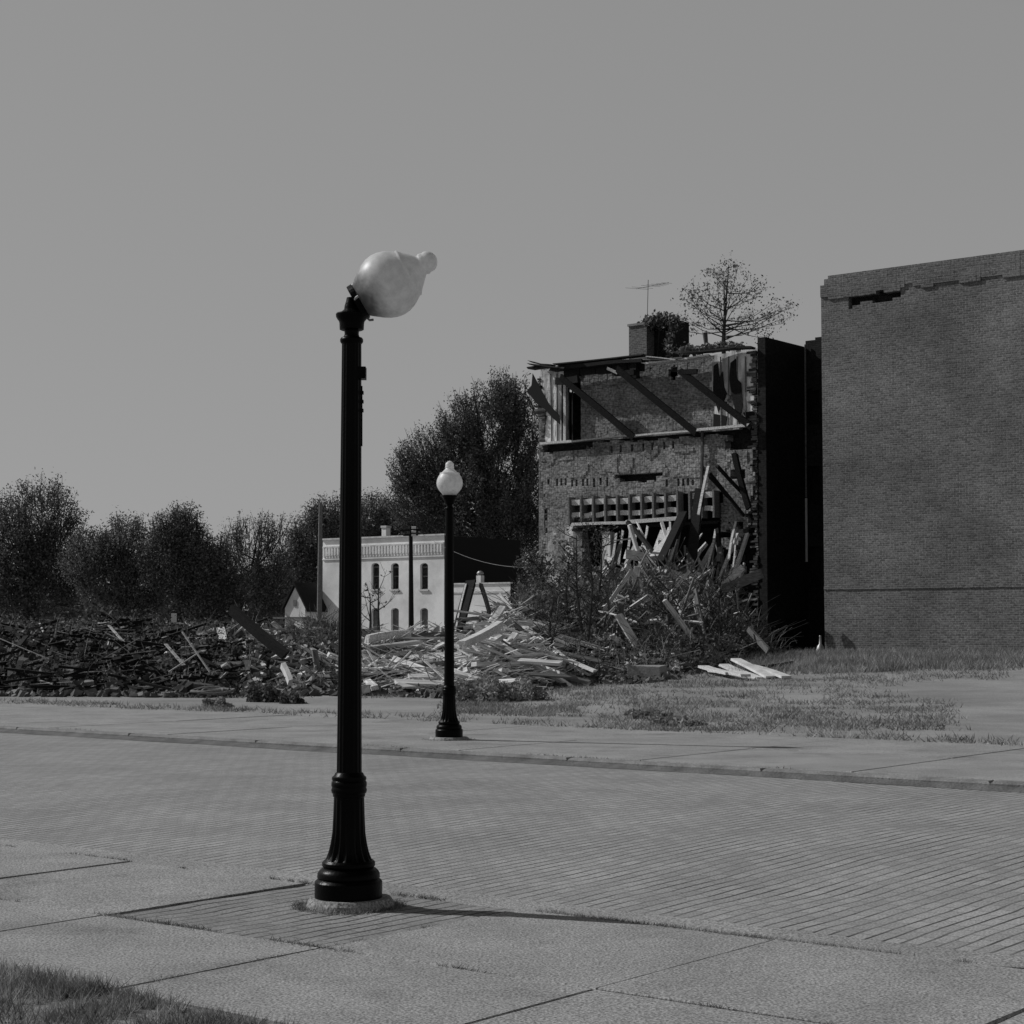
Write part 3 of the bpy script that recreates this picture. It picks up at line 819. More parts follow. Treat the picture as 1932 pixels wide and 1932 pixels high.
# TV aerial
pa = onB(1221, 614, RB + 2.2); ae = empty('tv_aerial', pa, 'thin television aerial standing on the roof chimney', 'aerial')
top = onB(1223, 528, RB + 2.2) - pa
mb = MB(); mb.tube([(0, 0, 0), top * .5, top], .015, 6); mb.build('mast', M['rust'], ae)
mb = MB()
bL = onB(1200, 545, RB + 2.2) - pa; bR = onB(1262, 533, RB + 2.2) - pa; mb.tube([bL, bR], .009, 5); mb.build('boom', M['rust'], ae)
for k, x in enumerate((1202, 1212, 1228, 1236, 1243, 1250, 1258)):
    q = onB(x, 545 - (x - 1200) * .19, RB + 2.2) - pa; L = .55 - .05 * k
    d = (BX * .8 + AX * .5).normalized(); mb = MB(); mb.tube([q - d * L, q + d * L], .006, 5); mb.build('element', M['rust'], ae)
# iron pipe stub on the roof, low roof weeds
mb = MB(); q0 = onB(1334, 664, RB + 1); q1 = onB(1330, 628, RB + 1); mb.tube([q0, q0.lerp(q1, .5), q1], [.08, .09, .11], 8)
tag(mb.build('vent_pipe', M['rust']), 'stubby dark vent pipe leaning on the ruined roof', 'pipe')
cs = [np.array(onB(x, y, RB + .8)) for x, y in ((1288, 662), (1300, 658), (1312, 662), (1322, 660), (1345, 656), (1360, 652), (1376, 653), (1392, 655))]
rw = rand_leaves('roof_weeds', leafcloud(cs, [np.array((.35, .4, .18))] * len(cs), 1100, .06, rng), .08, M['leaf_dark'], rng)
tag(rw, kind='stuff')

# ================================================================== RIGHT HAND BUILDINGS
TB = 59.0
q = onB(1556, 1200, TB); aT = ab(q.x, q.y)[0]; zt = onB(1553, 528, TB).z
tall = empty('tall_brick_building', AB(aT + 6, TB, .5), 'tall plain brick building with crumbling coping beyond the shadowed gap', 'building')
to = tall.location.copy()
def tall_cell(px, py, a, z):
    n1 = noise.noise(Vector((a * 1.3, z * 1.3, 20))); n3 = noise.noise(Vector((a * .6, 0, 8)))
    if a < aT + .30 * max(0, (z - zt + .45) / .45) ** 2: return None
    if z > zt + .15 + .03 * n1 : return None
    # broken coping
    if zt - .95 - .35 * n1 < z < zt - .70 - .2 * n1 and aT + .95 + .4 * n1 < a < aT + 3.1 + n1: return (-.28, 1)  # shadow below the coping is in the colour too
    if z > zt - .70 - .2 * n1: return (.05 + .02 * n1, 0)
    if abs(z - 3.1) < .05: return (.03, 0)
    return (0.006 * n1, 0)
relief('wall', tall, aT, aT + 13, .2, zt + .2, .16, .11, TB, to, tall_cell, [M['brick2'], M['brick_shaded']])
wb('side_wall', tall, M['brick_shaded'], aT + .01, aT + .4, TB + .46, TB + 16, .2, zt - .3, to)
wb('side_wall', tall, M['brick2'], aT + 12.6, aT + 13, TB + .46, TB + 16, .2, zt - .3, to)
wb('back_wall', tall, M['brick2'], aT + .41, aT + 12.59, TB + 15.6, TB + 16, .2, zt - .3, to)
wb('roof', tall, M['tar'], aT + .41, aT + 12.59, TB + .46, TB + 15.59, zt - 1.0, zt - .8, to)
# rear building closing the gap
GB = RB + 3.3
rear = empty('rear_brick_building', AB(aR + 3, GB, .5), 'shade-darkened brick building front set back in the shadowed gap', 'building')
ro_ = rear.location.copy(); gz = onB(1520, 646, GB).z
def rear_cell(px, py, a, z):
    n1 = noise.noise(Vector((a * 2, z * 2, 20)))
    if z > gz + .1 * n1 + (px - 1500) * .003: return None
    for (x0, x1, y0, y1) in ((1521, 1548, 735, 800), (1521, 1548, 880, 950), (1521, 1548, 1030, 1110)):
        if x0 < px < x1 and y0 < py < y1: return (-.25, 1)
    return (.01 * n1, 0)
relief('wall', rear, aR + .5, aR + 7, .2, gz + .4, .15, .1, GB, ro_, rear_cell, [M['brick_shaded'], M['glass']])  # front lies in the gap's shadow; that shade is in the brick colour
wb('roof', rear, M['tar'], aR + .5, aR + 7, GB + .46, GB + 10, gz - .3, gz - .1, ro_)
mb = MB(); p0 = onB(1521, 940, GB - .12) - ro_; p1 = onB(1522, 1060, GB - .12) - ro_; mb.tube([p0, p1], .05, 8); mb.build('downpipe', M['white_trim'], rear)
mb = MB(); p0 = onB(1519, 650, GB - .1) - ro_; p1 = onB(1521, 938, GB - .1) - ro_; mb.tube([p0, p1], .04, 8); mb.build('downpipe', M['wood_mid'], rear)

# ================================================================== WHITE BUILDING
WY = 130.0
qr = onY(838, 1190, WY); WBb = ab(qr.x, qr.y)[1]; aWr = ab(qr.x, qr.y)[0]
ql = onB(608, 1190, WBb); aWl = ab(ql.x, ql.y)[0]
wz = onB(838, 1010, WBb).z
white = empty('white_building', AB((aWl + aWr) / 2, WBb, -.6), 'two storey white painted brick building with corbelled cornice and narrow arched windows', 'building')
woff = white.location.copy()
def ww(px, py): p = onB(px, py, WBb); return ab(p.x, p.y)[0], p.z
holes = []
for x in (663, 708, 745, 800):
    for (y0, y1) in ((1062, 1112), (1147, 1200)):
        a0, z0 = ww(x - 7.5, y1); a1, z1 = ww(x + 7.5, y0); dy = (x - 745) * -.03
        holes.append((a0, a1, z0, z1, y0 < 1100, x))
def holed_wall(name, parent, m, a0, a1, z0, z1, bpl, holes, off, depth=.28):
    As = sorted({a0, a1} | {h[0] for h in holes} | {h[1] for h in holes}); Zs = sorted({z0, z1} | {h[2] for h in holes} | {h[3] for h in holes})
    V = []; Fc = []; U = []
    def Q(pts):
        n = len(V); Fc.append(tuple(range(n, n + len(pts))))
        for (a, z, d) in pts: V.append(AB(a, bpl + d, z) - off); U.append((a + d, z))
    for i in range(len(As) - 1):
        for j in range(len(Zs) - 1):
            ca, cz = (As[i] + As[i + 1]) / 2, (Zs[j] + Zs[j + 1]) / 2
            if any(h[0] < ca < h[1] and h[2] < cz < h[3] for h in holes): continue
            Q([(As[i], Zs[j], 0), (As[i + 1], Zs[j], 0), (As[i + 1], Zs[j + 1], 0), (As[i], Zs[j + 1], 0)])
    for h in holes:
        x0, x1, y0, y1 = h[:4]; cx = (x0 + x1) / 2; w = (x1 - x0) / 2; r = w * .55
        n = 8; arc = [(cx - w * math.cos(math.pi * k / n), y1 - r + r * math.sin(math.pi * k / n)) for k in range(n + 1)]
        for k in range(n):
            (p, q_), (s, t) = arc[k], arc[k + 1]
            Q([(p, q_, 0), (s, t, 0), (s, y1, 0), (p, y1, 0)] if abs(t - y1) > 1e-6 or abs(q_ - y1) > 1e-6 else [(p, q_, 0), (s, t, 0), (cx, y1, 0)])
            Q([(p, q_, 0), (p, q_, depth), (s, t, depth), (s, t, 0)])
        for (p, q_, s, t) in ((x0, y0, x0, y1 - r), (x1, y1 - r, x1, y0), (x1, y0, x0, y0)):
            Q([(p, q_, 0), (p, q_, depth), (s, t, depth), (s, t, 0)])
    return mesh_obj(name, V, Fc, m, parent, U)
holed_wall('wall', white, M['white_paint'], aWl, aWr, -.8, wz - .0, WBb, holes, woff)
# side wall with its shade put into the colour, back, roof
def box_ab(mb, a0, a1, b0, b1, z0, z1, off):
    vs = [AB(a, b, z) - off for z in (z0, z1) for (a, b) in ((a0, b0), (a1, b0), (a1, b1), (a0, b1))]
    mb.add(vs, [(3, 2, 1, 0), (4, 5, 6, 7), (0, 1, 5, 4), (1, 2, 6, 5), (2, 3, 7, 6), (3, 0, 4, 7)])
def bab(name, parent, m, *a):
    mb = MB(); box_ab(mb, *a); return mb.build(name, m, parent)
bab('side_wall', white, M['brick_shaded'], aWr - .3, aWr - .002, WBb + .005, WBb + 9, -.8, wz - .02, woff)
bab('side_wall', white, M['white_paint'], aWl + .002, aWl + .3, WBb + .005, WBb + 9, -.8, wz - .02, woff)
bab('back_wall', white, M['white_paint'], aWl + .31, aWr - .31, WBb + 8.7, WBb + 9, -.8, wz - .03, woff)
bab('roof', white, M['tar'], aWl + .31, aWr - .31, WBb + .31, WBb + 8.69, wz - .6, wz - .5, woff)
bab('inner_floor', white, M['wood_dark'], aWl + .31, aWr - .31, WBb + .35, WBb + 8.69, 3.0, 3.2, woff)
bab('coping', white, M['white_trim'], aWl - .1, aWr + .1, WBb - .14, WBb + .34, wz + .002, wz + .12, woff)
bab('cornice_band', white, M['white_trim'], aWl, aWr + .02, WBb - .12, WBb - .002, wz - .62, wz - .50, woff)
bab('cornice_band', white, M['white_paint'], aWl, aWr + .02, WBb - .08, WBb - .002, wz - 1.52, wz - 1.44, woff)
mb = MB(); a = aWl + .12
while a < aWr - .1:
    box_ab(mb, a, a + .13, WBb - .14, WBb - .003, wz - 1.2, wz - .63, woff); box_ab(mb, a + .02, a + .11, WBb - .08, WBb - .003, wz - 1.36, wz - 1.201, woff); a += .30
mb.build('corbel_table', M['white_paint'], white)
for h in holes:
    x0, x1, y0, y1, upper, x = h
    mb = MB()
    box_ab(mb, x0, x0 + .06, WBb + .2, WBb + .27, y0, y1, woff); box_ab(mb, x1 - .06, x1, WBb + .2, WBb + .27, y0, y1, woff)
    box_ab(mb, x0 + .06, x1 - .06, WBb + .2, WBb + .27, y1 - .34, y1 - .25, woff); box_ab(mb, x0 + .06, x1 - .06, WBb + .2, WBb + .27, y0, y0 + .07, woff)
    if upper: box_ab(mb, x0 + .06, x1 - .06, WBb + .19, WBb + .25, (y0 + y1) / 2 - .03, (y0 + y1) / 2 + .03, woff)
    wo_ = mb.build('window', M['wood_mid'], white)
    bab('pane' if upper else 'window_board', wo_, M['glass'] if upper else M['board'], x0 + .02, x1 - .02, WBb + .275, WBb + .29, y0, y1, woff)
    bab('sill', wo_, M['white_trim'], x0 - .08, x1 + .08, WBb - .10, WBb - .003, y0 - .12, y0 - .01, woff)
pcn = onB(727, 1011, WBb + 3); acn = ab(pcn.x, pcn.y)[0]
chn = bab('chimney', white, M['white_paint'], acn - .2, acn + .25, WBb + 2.8, WBb + 3.3, wz - .5, onB(727, 994, WBb + 3).z, woff)
bab('chimney_cap', chn, M['white_trim'], acn - .26, acn + .31, WBb + 2.74, WBb + 3.36, onB(727, 996, WBb + 3).z, onB(727, 992, WBb + 3).z, woff)
# annex
an = empty('annex_building', AB(aWr + 3, WBb - 2, -.6), 'low pale flat roofed outbuilding right of the white building', 'building')
ao = an.location.copy(); AB0 = WBb - 1.5
p0 = onB(852, 1190, AB0); p1 = onB(963, 1190, AB0); x0 = ab(p0.x, p0.y)[0]; x1 = ab(p1.x, p1.y)[0]; az = onB(963, 1101, AB0).z
hx, hz = ab(*onB(941, 1190, AB0)[:2])[0], onB(941, 1160, AB0).z
holed_wall('wall', an, M['white_paint'], x0, x1, -.8, az, AB0, [(hx - .25, hx + .25, hz - 1.2, hz + .35, True, 0)], ao)
bab('window_board', an, M['board'], hx - .27, hx + .27, AB0 + .28, AB0 + .3, hz - 1.2, hz + .35, ao)
bab('side_wall', an, M['brick_shaded'], x1 - .25, x1 - .003, AB0 + .005, AB0 + 6, -.8, az - .01, ao)  # sunless side, coloured dark for shade
bab('roof', an, M['tar'], x0, x1 - .26, AB0 + .26, AB0 + 6, az - .3, az - .2, ao)
bab('coping', an, M['white_trim'], x0 - .05, x1 + .05, AB0 - .08, AB0 + .2, az + .002, az + .10, ao)
bab('band', an, M['white_trim'], x0, x1, AB0 - .05, AB0 - .003, az - .62, az - .5, ao)
pcn = onB(906, 1101, AB0 + 1); acn = ab(pcn.x, pcn.y)[0]
chn = bab('chimney', an, M['white_paint'], acn - .2, acn + .2, AB0 + .8, AB0 + 1.2, az - .2, onB(906, 1086, AB0 + 1).z, ao)
mb = MB(); mb.lathe([(0, .16), (.1, .24), (.2, .24), (.3, .15), (.34, .02)], 12, o=onB(906, 1086, AB0 + 1) - ao); mb.build('chimney_cowl', M['metal'], chn)

# small gabled house among the trees
HY = 136.0; k = HY / F
hc = onY(556, 1235, HY); hs = empty('gabled_house', Vector((hc.x, HY, -.6)), 'small house with white gable and dark roof among the trees', 'house', rz=math.radians(-34))
ez = onY(556, 1147, HY).z + .6; apz = onY(556, 1104, HY).z + .6; w = 25 * k
mb = MB(); mb.add([(-w, 0, 0), (w, 0, 0), (w, 0, ez), (0, 0, apz - .15), (-w, 0, ez), (-w, 8, 0), (w, 8, 0), (w, 8, ez), (0, 8, apz - .15), (-w, 8, ez)], [(0, 1, 2, 3, 4), (9, 8, 7, 6, 5), (1, 6, 7, 2), (5, 0, 4, 9)]); mb.build('wall', M['white_paint'], hs)
rf = MB()
for s in (-1, 1):
    e = Vector((s * (w + .3), 0, ez - .3)); t = Vector((0, 0, apz)); vs = []
    for y in (-.15, 8.2):
        for pnt in (e, t): vs += [Vector((pnt.x, y, pnt.z)), Vector((pnt.x, y, pnt.z + .22))]
    rf.add(vs, [(0, 1, 3, 2), (4, 6, 7, 5), (1, 5, 7, 3), (0, 2, 6, 4), (0, 4, 5, 1)])
rf.build('roof', M['wood_dark'], hs)
mb = MB(); mb.box((0, -.03, ez + .35), .28, .04, .45); mb.build('window', M['board'], hs)
mb = MB(); mb.box((0, -.4, ez - .75), 2 * w + 1.0, .8, .14); mb.build('porch_roof', M['wood_mid'], hs)

# ================================================================== POLES AND WIRES
def tubeobj(name, pts, r, m, n=8, parent=None, off=Vector((0, 0, 0))):
    mb = MB(); mb.tube([Vector(p) - off for p in pts], r, n); return mb.build(name, m, parent)
PY1 = 108.0; b0 = onY(602, 1200, PY1); t0 = onY(605, 948, PY1)
tag(tubeobj('utility_pole', [b0, b0.lerp(t0, .5), t0], [.16, .14, .11], M['wood_mid'], 10), 'bare wooden pole at the left end of the white building', 'utility pole')
PY2 = 104.0; b0 = onY(776, 1215, PY2); t0 = onY(775, 995, PY2)
up = empty('utility_pole', b0, 'wooden utility pole with crossarms before the white building', 'utility pole')
tubeobj('pole', [b0, b0.lerp(t0, .5), t0], [.17, .14, .11], M['wood_dark'], 10, up, b0)
for y, L in ((1001, 20), (1010, 14)):
    c0 = onY(775 - L, y, PY2) - b0; c1 = onY(775 + L, y - 1, PY2) - b0; mb = MB(); mb.bar(c0 + Vector((0, -.14, 0)), c1 + Vector((0, -.14, 0)), .09, .11); mb.build('crossarm', M['wood_dark'], up)
for y in (996, 1003, 1010):
    mb = MB(); c = onY(781, y, PY2) - b0; mb.tube([c + Vector((-.13, -.25, 0)), c + Vector((.13, -.25, 0))], .07, 10); mb.build('insulator', M['insul'], up)
def wire(pa, pb, sag, label):
    pts = []
    for i in range(13):
        t = i / 12; p = pa.lerp(pb, t); p.z -= sag * 4 * t * (1 - t); pts.append(p)
    tag(tubeobj('power_wire', pts, .011, M['metal'], 5), label, 'wire')
wire(onY(790, 1003, PY2), onY(1010, 1070, 95), .6, 'overhead wire running right from the utility pole crossarm')
# far small lamp: copy the far lamp
src = [o for o in bpy.data.objects if o.name.startswith('street_lamp')][1]
c = src.copy(); C.objects.link(c); fp = onY(464, 1183, 136); c.location = (fp.x, 136, -.75); c['label'] = 'tiny distant street lamp with white globe above the left rubble'
for ch_ in src.children: d = ch_.copy(); C.objects.link(d); d.parent = c
# white sign far left
sg = onY(328, 1176, 80); sn = empty('sign', Vector((sg.x, 80, .3)), 'small blank white sign standing beyond the rubble at the far left', 'sign')
mb = MB(); mb.box((0, 0, onY(328, 1166, 80).z - .3), .24, .03, .42); mb.build('sign_plate', M['white_trim'], sn)
mb = MB(); mb.tube([(0, .04, 0), (0, .04, onY(328, 1160, 80).z - .3)], .03, 6); mb.build('post', M['rust'], sn)
# pale tapering standpipe in the gap
sp_ = onY(1548, 1236, 65); mb = MB(); mb.lathe([(0, .19), (.1, .18), (.28, .11), (.36, .05), (.62, .035), (.66, .04)], 14, o=(0, 0, 0))
o = mb.build('standpipe', M['metal'], smooth=True); o.location = Vector((sp_.x, 65, terrain(sp_.x, 65))); tag(o, 'short pale tapering standpipe at the foot of the tall building', 'pipe')

# ================================================================== TREES
def tree(name, label, base, lobes, Y, seed, nclump, per, leaf, m='leaf', cl=.9, cwid=.35, limbs=40, tr=.35, group=None, sweep=.8, depth=.8, keep=1.0, fork=None, twigs=1.0):
    """lobes in picture units at distance Y: (px,py,rx,ry)"""
    rng = np.random.default_rng(seed); random.seed(seed)
    root = empty(name, base, label, 'tree', group); off = np.array(base)
    k = Y / F; L = []
    for (px, py, rx, ry) in lobes:
        c = np.array(onY(px, py, Y)); L.append((c, rx * k, ry * k))
    wts = np.array([l[1] * l[2] * (l[1]) ** .3 for l in L]); wts /= wts.sum()
    cc = np.mean([l[0] for l in L], axis=0); zb = min(l[0][2] - l[2] for l in L)
    hub = np.array([base[0], base[1], max(base[2] + 1, zb * .6 + cc[2] * .4)])
    idx = rng.choice(len(L), nclump, p=wts); CL = []; DR = []
    for i in idx:
        c, rx, rz = L[i]; v = rng.normal(0, 1, 3); v /= np.linalg.norm(v); rr = rng.uniform(.25, 1) ** .45
        p = c + v * np.array([rx, rx * depth, rz]) * rr
        if p[2] < base[2] + .8: p[2] = base[2] + rng.uniform(.8, 2.5)
        d = p - hub; d[2] += sweep * np.linalg.norm(d); d += rng.normal(0, .25, 3) * np.linalg.norm(d); d /= np.linalg.norm(d)
        CL.append(p); DR.append(d)
    CL = np.array(CL); DR = np.array(DR)
    n = int(nclump * per * keep); ii = rng.integers(0, nclump, n)
    t = rng.uniform(-1, 1, n); wd = cwid * (1.1 - .5 * (t + 1) / 2)
    P = CL[ii] + DR[ii] * (t * cl * rng.uniform(.6, 1.3, nclump)[ii])[:, None] + rng.normal(0, 1, (n, 3)) * wd[:, None]
    P[:, 2] = np.maximum(P[:, 2], base[2] + .1)
    rand_leaves('crown', P - off, leaf, M[m], rng, root, .5)
    mb = MB(); bv = Vector(base)
    hubv = Vector(hub) - bv
    mb.tube([Vector((0, 0, -.3)), hubv * .5 + Vector((random.uniform(-.3, .3), 0, 0)), hubv], [tr * 1.25, tr, tr * .75], 9)
    topv = Vector(cc) - bv; topv.z = max(l[0][2] + l[2] * .5 for l in L) - bv.z
    mb.tube([hubv, hubv.lerp(topv, .5) + Vector((random.uniform(-.5, .5), .2, 0)), topv], [tr * .75, tr * .4, .05], 7)
    for q in range(limbs):
        i = rng.integers(0, nclump); e = Vector(CL[i]) - bv; s = hubv.lerp(topv, random.uniform(0, .55)); mid = s.lerp(e, .5) + Vector((0, 0, -.08 * (e - s).length)) + Vector(rng.normal(0, .25, 3))
        mb.tube([s, mid, e], [tr * .32, tr * .18, .02], 5, False)
        for w in range(int(3 * twigs)):
            s2 = mid.lerp(e, random.uniform(0, 1)); dd = Vector(DR[i]) + Vector(rng.normal(0, .5, 3)); mb.tube([s2, s2 + dd * random.uniform(.6, 1.5) * cl], [tr * .08 + .01, .01], 4, False)
    for i in range(int(nclump * twigs)):
        if i >= nclump: break
        a = Vector(CL[i] - DR[i] * cl) - bv; b_ = Vector(CL[i] + DR[i] * cl * 1.15) - bv; mb.tube([a, b_], [.04, .012], 3, False)
    mb.build('trunk', M['bark'], root)
    return root
def gb(px, Y): p = onY(px, 1183, Y); return Vector((p.x, Y, terrain(p.x, Y)))

tree('broad_tree', 'tallest dense dark tree rising between the white building and the ruin', gb(930, 152),
     [(930, 800, 62, 72), (955, 760, 40, 45), (868, 805, 36, 50), (865, 870, 66, 70), (800, 880, 45, 60), (765, 900, 26, 40), (900, 950, 105, 100), (990, 830, 34, 90), (790, 960, 55, 60), (965, 1040, 70, 120), (1000, 950, 30, 90)], 152, 1, 1600, 74, .105, 'leaf_dark', 1.3, .30, 60, .5, sweep=.5)
tree('round_tree', 'rounded bushy tree behind the roof of the white building', gb(700, 168), [(705, 985, 50, 50), (745, 1000, 50, 50), (680, 1040, 60, 60), (800, 1010, 40, 50), (655, 1080, 40, 70)], 168, 2, 600, 70, .11, 'leaf', .8, .5, 24, .35, 'trees beyond the lot')
tree('round_tree', 'grey bushy tree crossed by the bare wooden pole', gb(590, 162), [(620, 985, 38, 45), (590, 1030, 45, 60), (560, 1080, 45, 75), (610, 1110, 50, 70), (640, 1010, 30, 60)], 162, 3, 640, 70, .11, 'leaf', .7, .5, 24, .35, 'trees beyond the lot')
tree('twiggy_tree', 'thin twiggy tree with open top left of the small gabled house', gb(480, 156), [(482, 1010, 50, 34), (520, 1005, 25, 25), (440, 1030, 26, 30), (490, 1070, 55, 50), (470, 1130, 60, 50), (530, 1120, 40, 50)], 156, 4, 420, 42, .09, 'leaf_dark', .9, .3, 70, .3, 'trees beyond the lot', sweep=.6, twigs=1)
tree('dense_tree', 'dense dark tree at the left edge behind the rubble', gb(350, 120), [(345, 1010, 40, 42), (360, 1060, 50, 60), (395, 1085, 45, 60), (310, 1050, 50, 70), (370, 1130, 70, 60), (430, 1120, 40, 50), (410, 1060, 30, 40), (345, 980, 22, 26)], 120, 5, 680, 70, .085, 'leaf_dark', .7, .32, 50, .35, 'trees beyond the lot', sweep=.7)
tree('dense_tree', 'spreading tree outside the left edge, next to the dark one', gb(230, 122), [(235, 1040, 60, 60), (200, 1080, 60, 70), (260, 1110, 60, 60), (160, 1060, 40, 50)], 122, 6, 500, 60, .09, 'leaf', .7, .35, 40, .35, 'trees beyond the lot', sweep=.6)
tree('broad_tree', 'big tree near the left border of the view', gb(60, 128), [(70, 980, 80, 70), (20, 1040, 80, 80), (120, 1050, 60, 80), (60, 1110, 100, 60), (-40, 1080, 60, 90)], 128, 7, 700, 60, .10, 'leaf_dark', .9, .38, 50, .4, 'trees beyond the lot', sweep=.6)
# sparse tree behind the ruin
def sparse():
    Y = 92.0; base = gb(1365, Y); root = empty('sparse_tree', base, 'sparse thin leaved tree showing above the ruined roof', 'tree')
    rng = np.random.default_rng(12); random.seed(12); mb = MB(); P = []
    tips = [(1375, 497), (1352, 520), (1340, 512), (1392, 505), (1318, 560), (1300, 570), (1296, 552), (1332, 545), (1410, 525), (1425, 560), (1440, 545), (1455, 600), (1470, 590), (1488, 580), (1480, 600), (1330, 590), (1400, 560), (1380, 545), (1430, 620), (1310, 610), (1290, 625), (1448, 640), (1285, 600), (1405, 600), (1350, 570), (1420, 595), (1366, 530), (1460, 572), (1436, 530), (1345, 610), (1312, 575), (1308, 548), (1365, 515), (1478, 610), (1492, 575)]
    hub = onY(1365, 645, Y); fork = onY(1368, 590, Y); sp2 = onY(1375, 500, Y)
    mb.tube([Vector((0, 0, 0)), (hub - base) * .6 + Vector((.2, 0, 0)), hub - base, fork - base, fork.lerp(sp2, .6) - base, sp2 - base], [.22, .17, .11, .07, .035, .012], 7)
    for (x, y) in tips:
        dy = random.uniform(-2.5, 2.5); e = onY(x, y, Y + dy); t = random.uniform(.0, .75); s = hub.lerp(fork, t) if y > 560 or random.random() < .5 else fork.lerp(sp2, random.uniform(0, .5))
        m1 = s.lerp(e, .5) + Vector((random.uniform(-.15, .15), 0, -.15)); mb.tube([s - base, m1 - base, e - base], [.035, .02, .008], 5, False)
        for k in range(9):
            q = (m1 if k < 6 else s).lerp(e, random.uniform(0, 1)); d = Vector(((e - s).normalized().x * .4 + random.gauss(0, .5), random.gauss(0, .6), random.uniform(-.1, .9))); ln = random.uniform(.25, .8)
            mb.tube([q - base, q + d * ln - base], [.010, .004], 4, False)
            for z in range(3): P.append(q + d * ln * random.uniform(.3, 1.15) + Vector((random.gauss(0, .10), random.gauss(0, .10), random.gauss(0, .09))))
        for z in range(random.randrange(10, 85)): P.append(e + Vector((random.gauss(0, .30), random.gauss(0, .4), random.gauss(0, .20))))
    mb.build('trunk', M['bark'], root)
    rand_leaves('crown', np.array([list(p - base) for p in P]), .065, M['leaf'], rng, root)
sparse()
# far woods as one mass, low behind everything
rng = np.random.default_rng(40); cs = []; rs = []
for i in range(420):
    px = rng.uniform(-600, 1100); py = rng.uniform(1120, 1180); Y = rng.uniform(240, 300); cs.append(np.array(onY(px, py, Y))); rs.append(np.array((5, 5, 3.2)))
p = leafcloud(cs, rs, 34000, .5, rng); p[:, 2] = np.maximum(p[:, 2], -.6); tag(rand_leaves('far_woods', p, .55, M['leaf_dark'], rng), kind='stuff')

# ================================================================== RUBBLE
V = []; Fc = []
pxs = np.arange(-198, 1464, 4.0); ts = np.linspace(0, 1, 58)
for px in pxs:
    f = ipl(FRONT, px) - 2.0; r = ipl(RIDGE, px) + 10
    bmax = RB + .3
    for t in ts:
        y = f + (r - f) * t; u = (px - CX) / F
        y = min(y, bmax / (u * BX.x + BX.y)) if px > 1000 else y
        x = u * y; mz = mound(x, y)
        n2 = noise.noise(Vector((x * 2.3, y * 2.3, 2))) * .12 + noise.noise(Vector((x * 5, y * 5, 2))) * .06
        V.append((x, y, terrain(x, y) - .03 + mz + (n2 * min(1, mz * 2))))
nt_ = len(ts)
for i in range(len(pxs) - 1):
    for j in range(nt_ - 1): q = i * nt_ + j; Fc.append((q, q + nt_, q + nt_ + 1, q + 1))
tag(mesh_obj('rubble_mound', V, Fc, M['rubble']), kind='stuff')

random.seed(21)
def mpoint(px0, px1, t0=0, t1=1.0):
    px = random.uniform(px0, px1); f = ipl(FRONT, px); r = ipl(RIDGE, px); y = f + (r - f) * random.uniform(t0, t1); x = (px - CX) / F * y
    return x, y
def rotm(): return Matrix.Rotation(random.uniform(0, 6.28), 3, 'Z') @ Matrix.Rotation(random.gauss(0, .5), 3, 'X') @ Matrix.Rotation(random.gauss(0, .5), 3, 'Y')
mb = MB()
for i in range(9000):
    x, y = mpoint(-190, 1450, -.12, 1.1); s = random.choice((.2, .2, .2, .28, .13, .38 if random.random() < .15 else .18)) * random.uniform(.6, 1.2)
    mb.box((x, y, groundz(x, y) + s * .1), s, s * random.uniform(.4, .8), s * random.uniform(.3, .6), rotm(), s * .12)
tag(mb.build('broken_bricks', M['chunks']), kind='stuff')
# splintered laths, too many to count
mb = MB()
for i in range(1500):
    x, y = mpoint(650, 1080, .0, 1.0) if i % 8 < 7 else mpoint(-190, 1440, 0, 1); L = random.uniform(.4, 1.4); an_ = random.gauss(-.1, .6); d = Vector((math.cos(an_), math.sin(an_), random.gauss(0, .25))) * L * .5
    c = Vector((x, y, groundz(x, y) + .12 + abs(d.z) * .6)); mb.bar(c - d, c + d, random.uniform(.03, .09), .02)
tag(mb.build('splintered_laths', M['wood']), kind='stuff')
mb = MB()
for i in range(900):
    x, y = mpoint(1090, 1410, .3, 1.0); L = random.uniform(.3, 1.1); an_ = random.uniform(0, 3.1); d = Vector((math.cos(an_), math.sin(an_), random.gauss(0, .7))) * L * .5
    c = Vector((x, y, groundz(x, y) + .1 + abs(d.z) * .7)); mb.bar(c - d, c + d, random.uniform(.03, .10), .025)
tag(mb.build('mound_laths', M['wood_mid']), kind='stuff')
mb = MB()
for i in range(4200):
    x, y = mpoint(440, 1090, -.03, 1.0) if i % 4 else mpoint(1090, 1400, .0, 1.0); s_ = random.uniform(.07, .26)
    mb.box((x, y, groundz(x, y) + s_ * .25), s_ * random.uniform(1, 1.8), s_ * random.uniform(.4, .8), s_ * random.uniform(.15, .4), rotm(), s_ * .14)
tag(mb.build('pale_fragments', M['fragment']), kind='stuff')

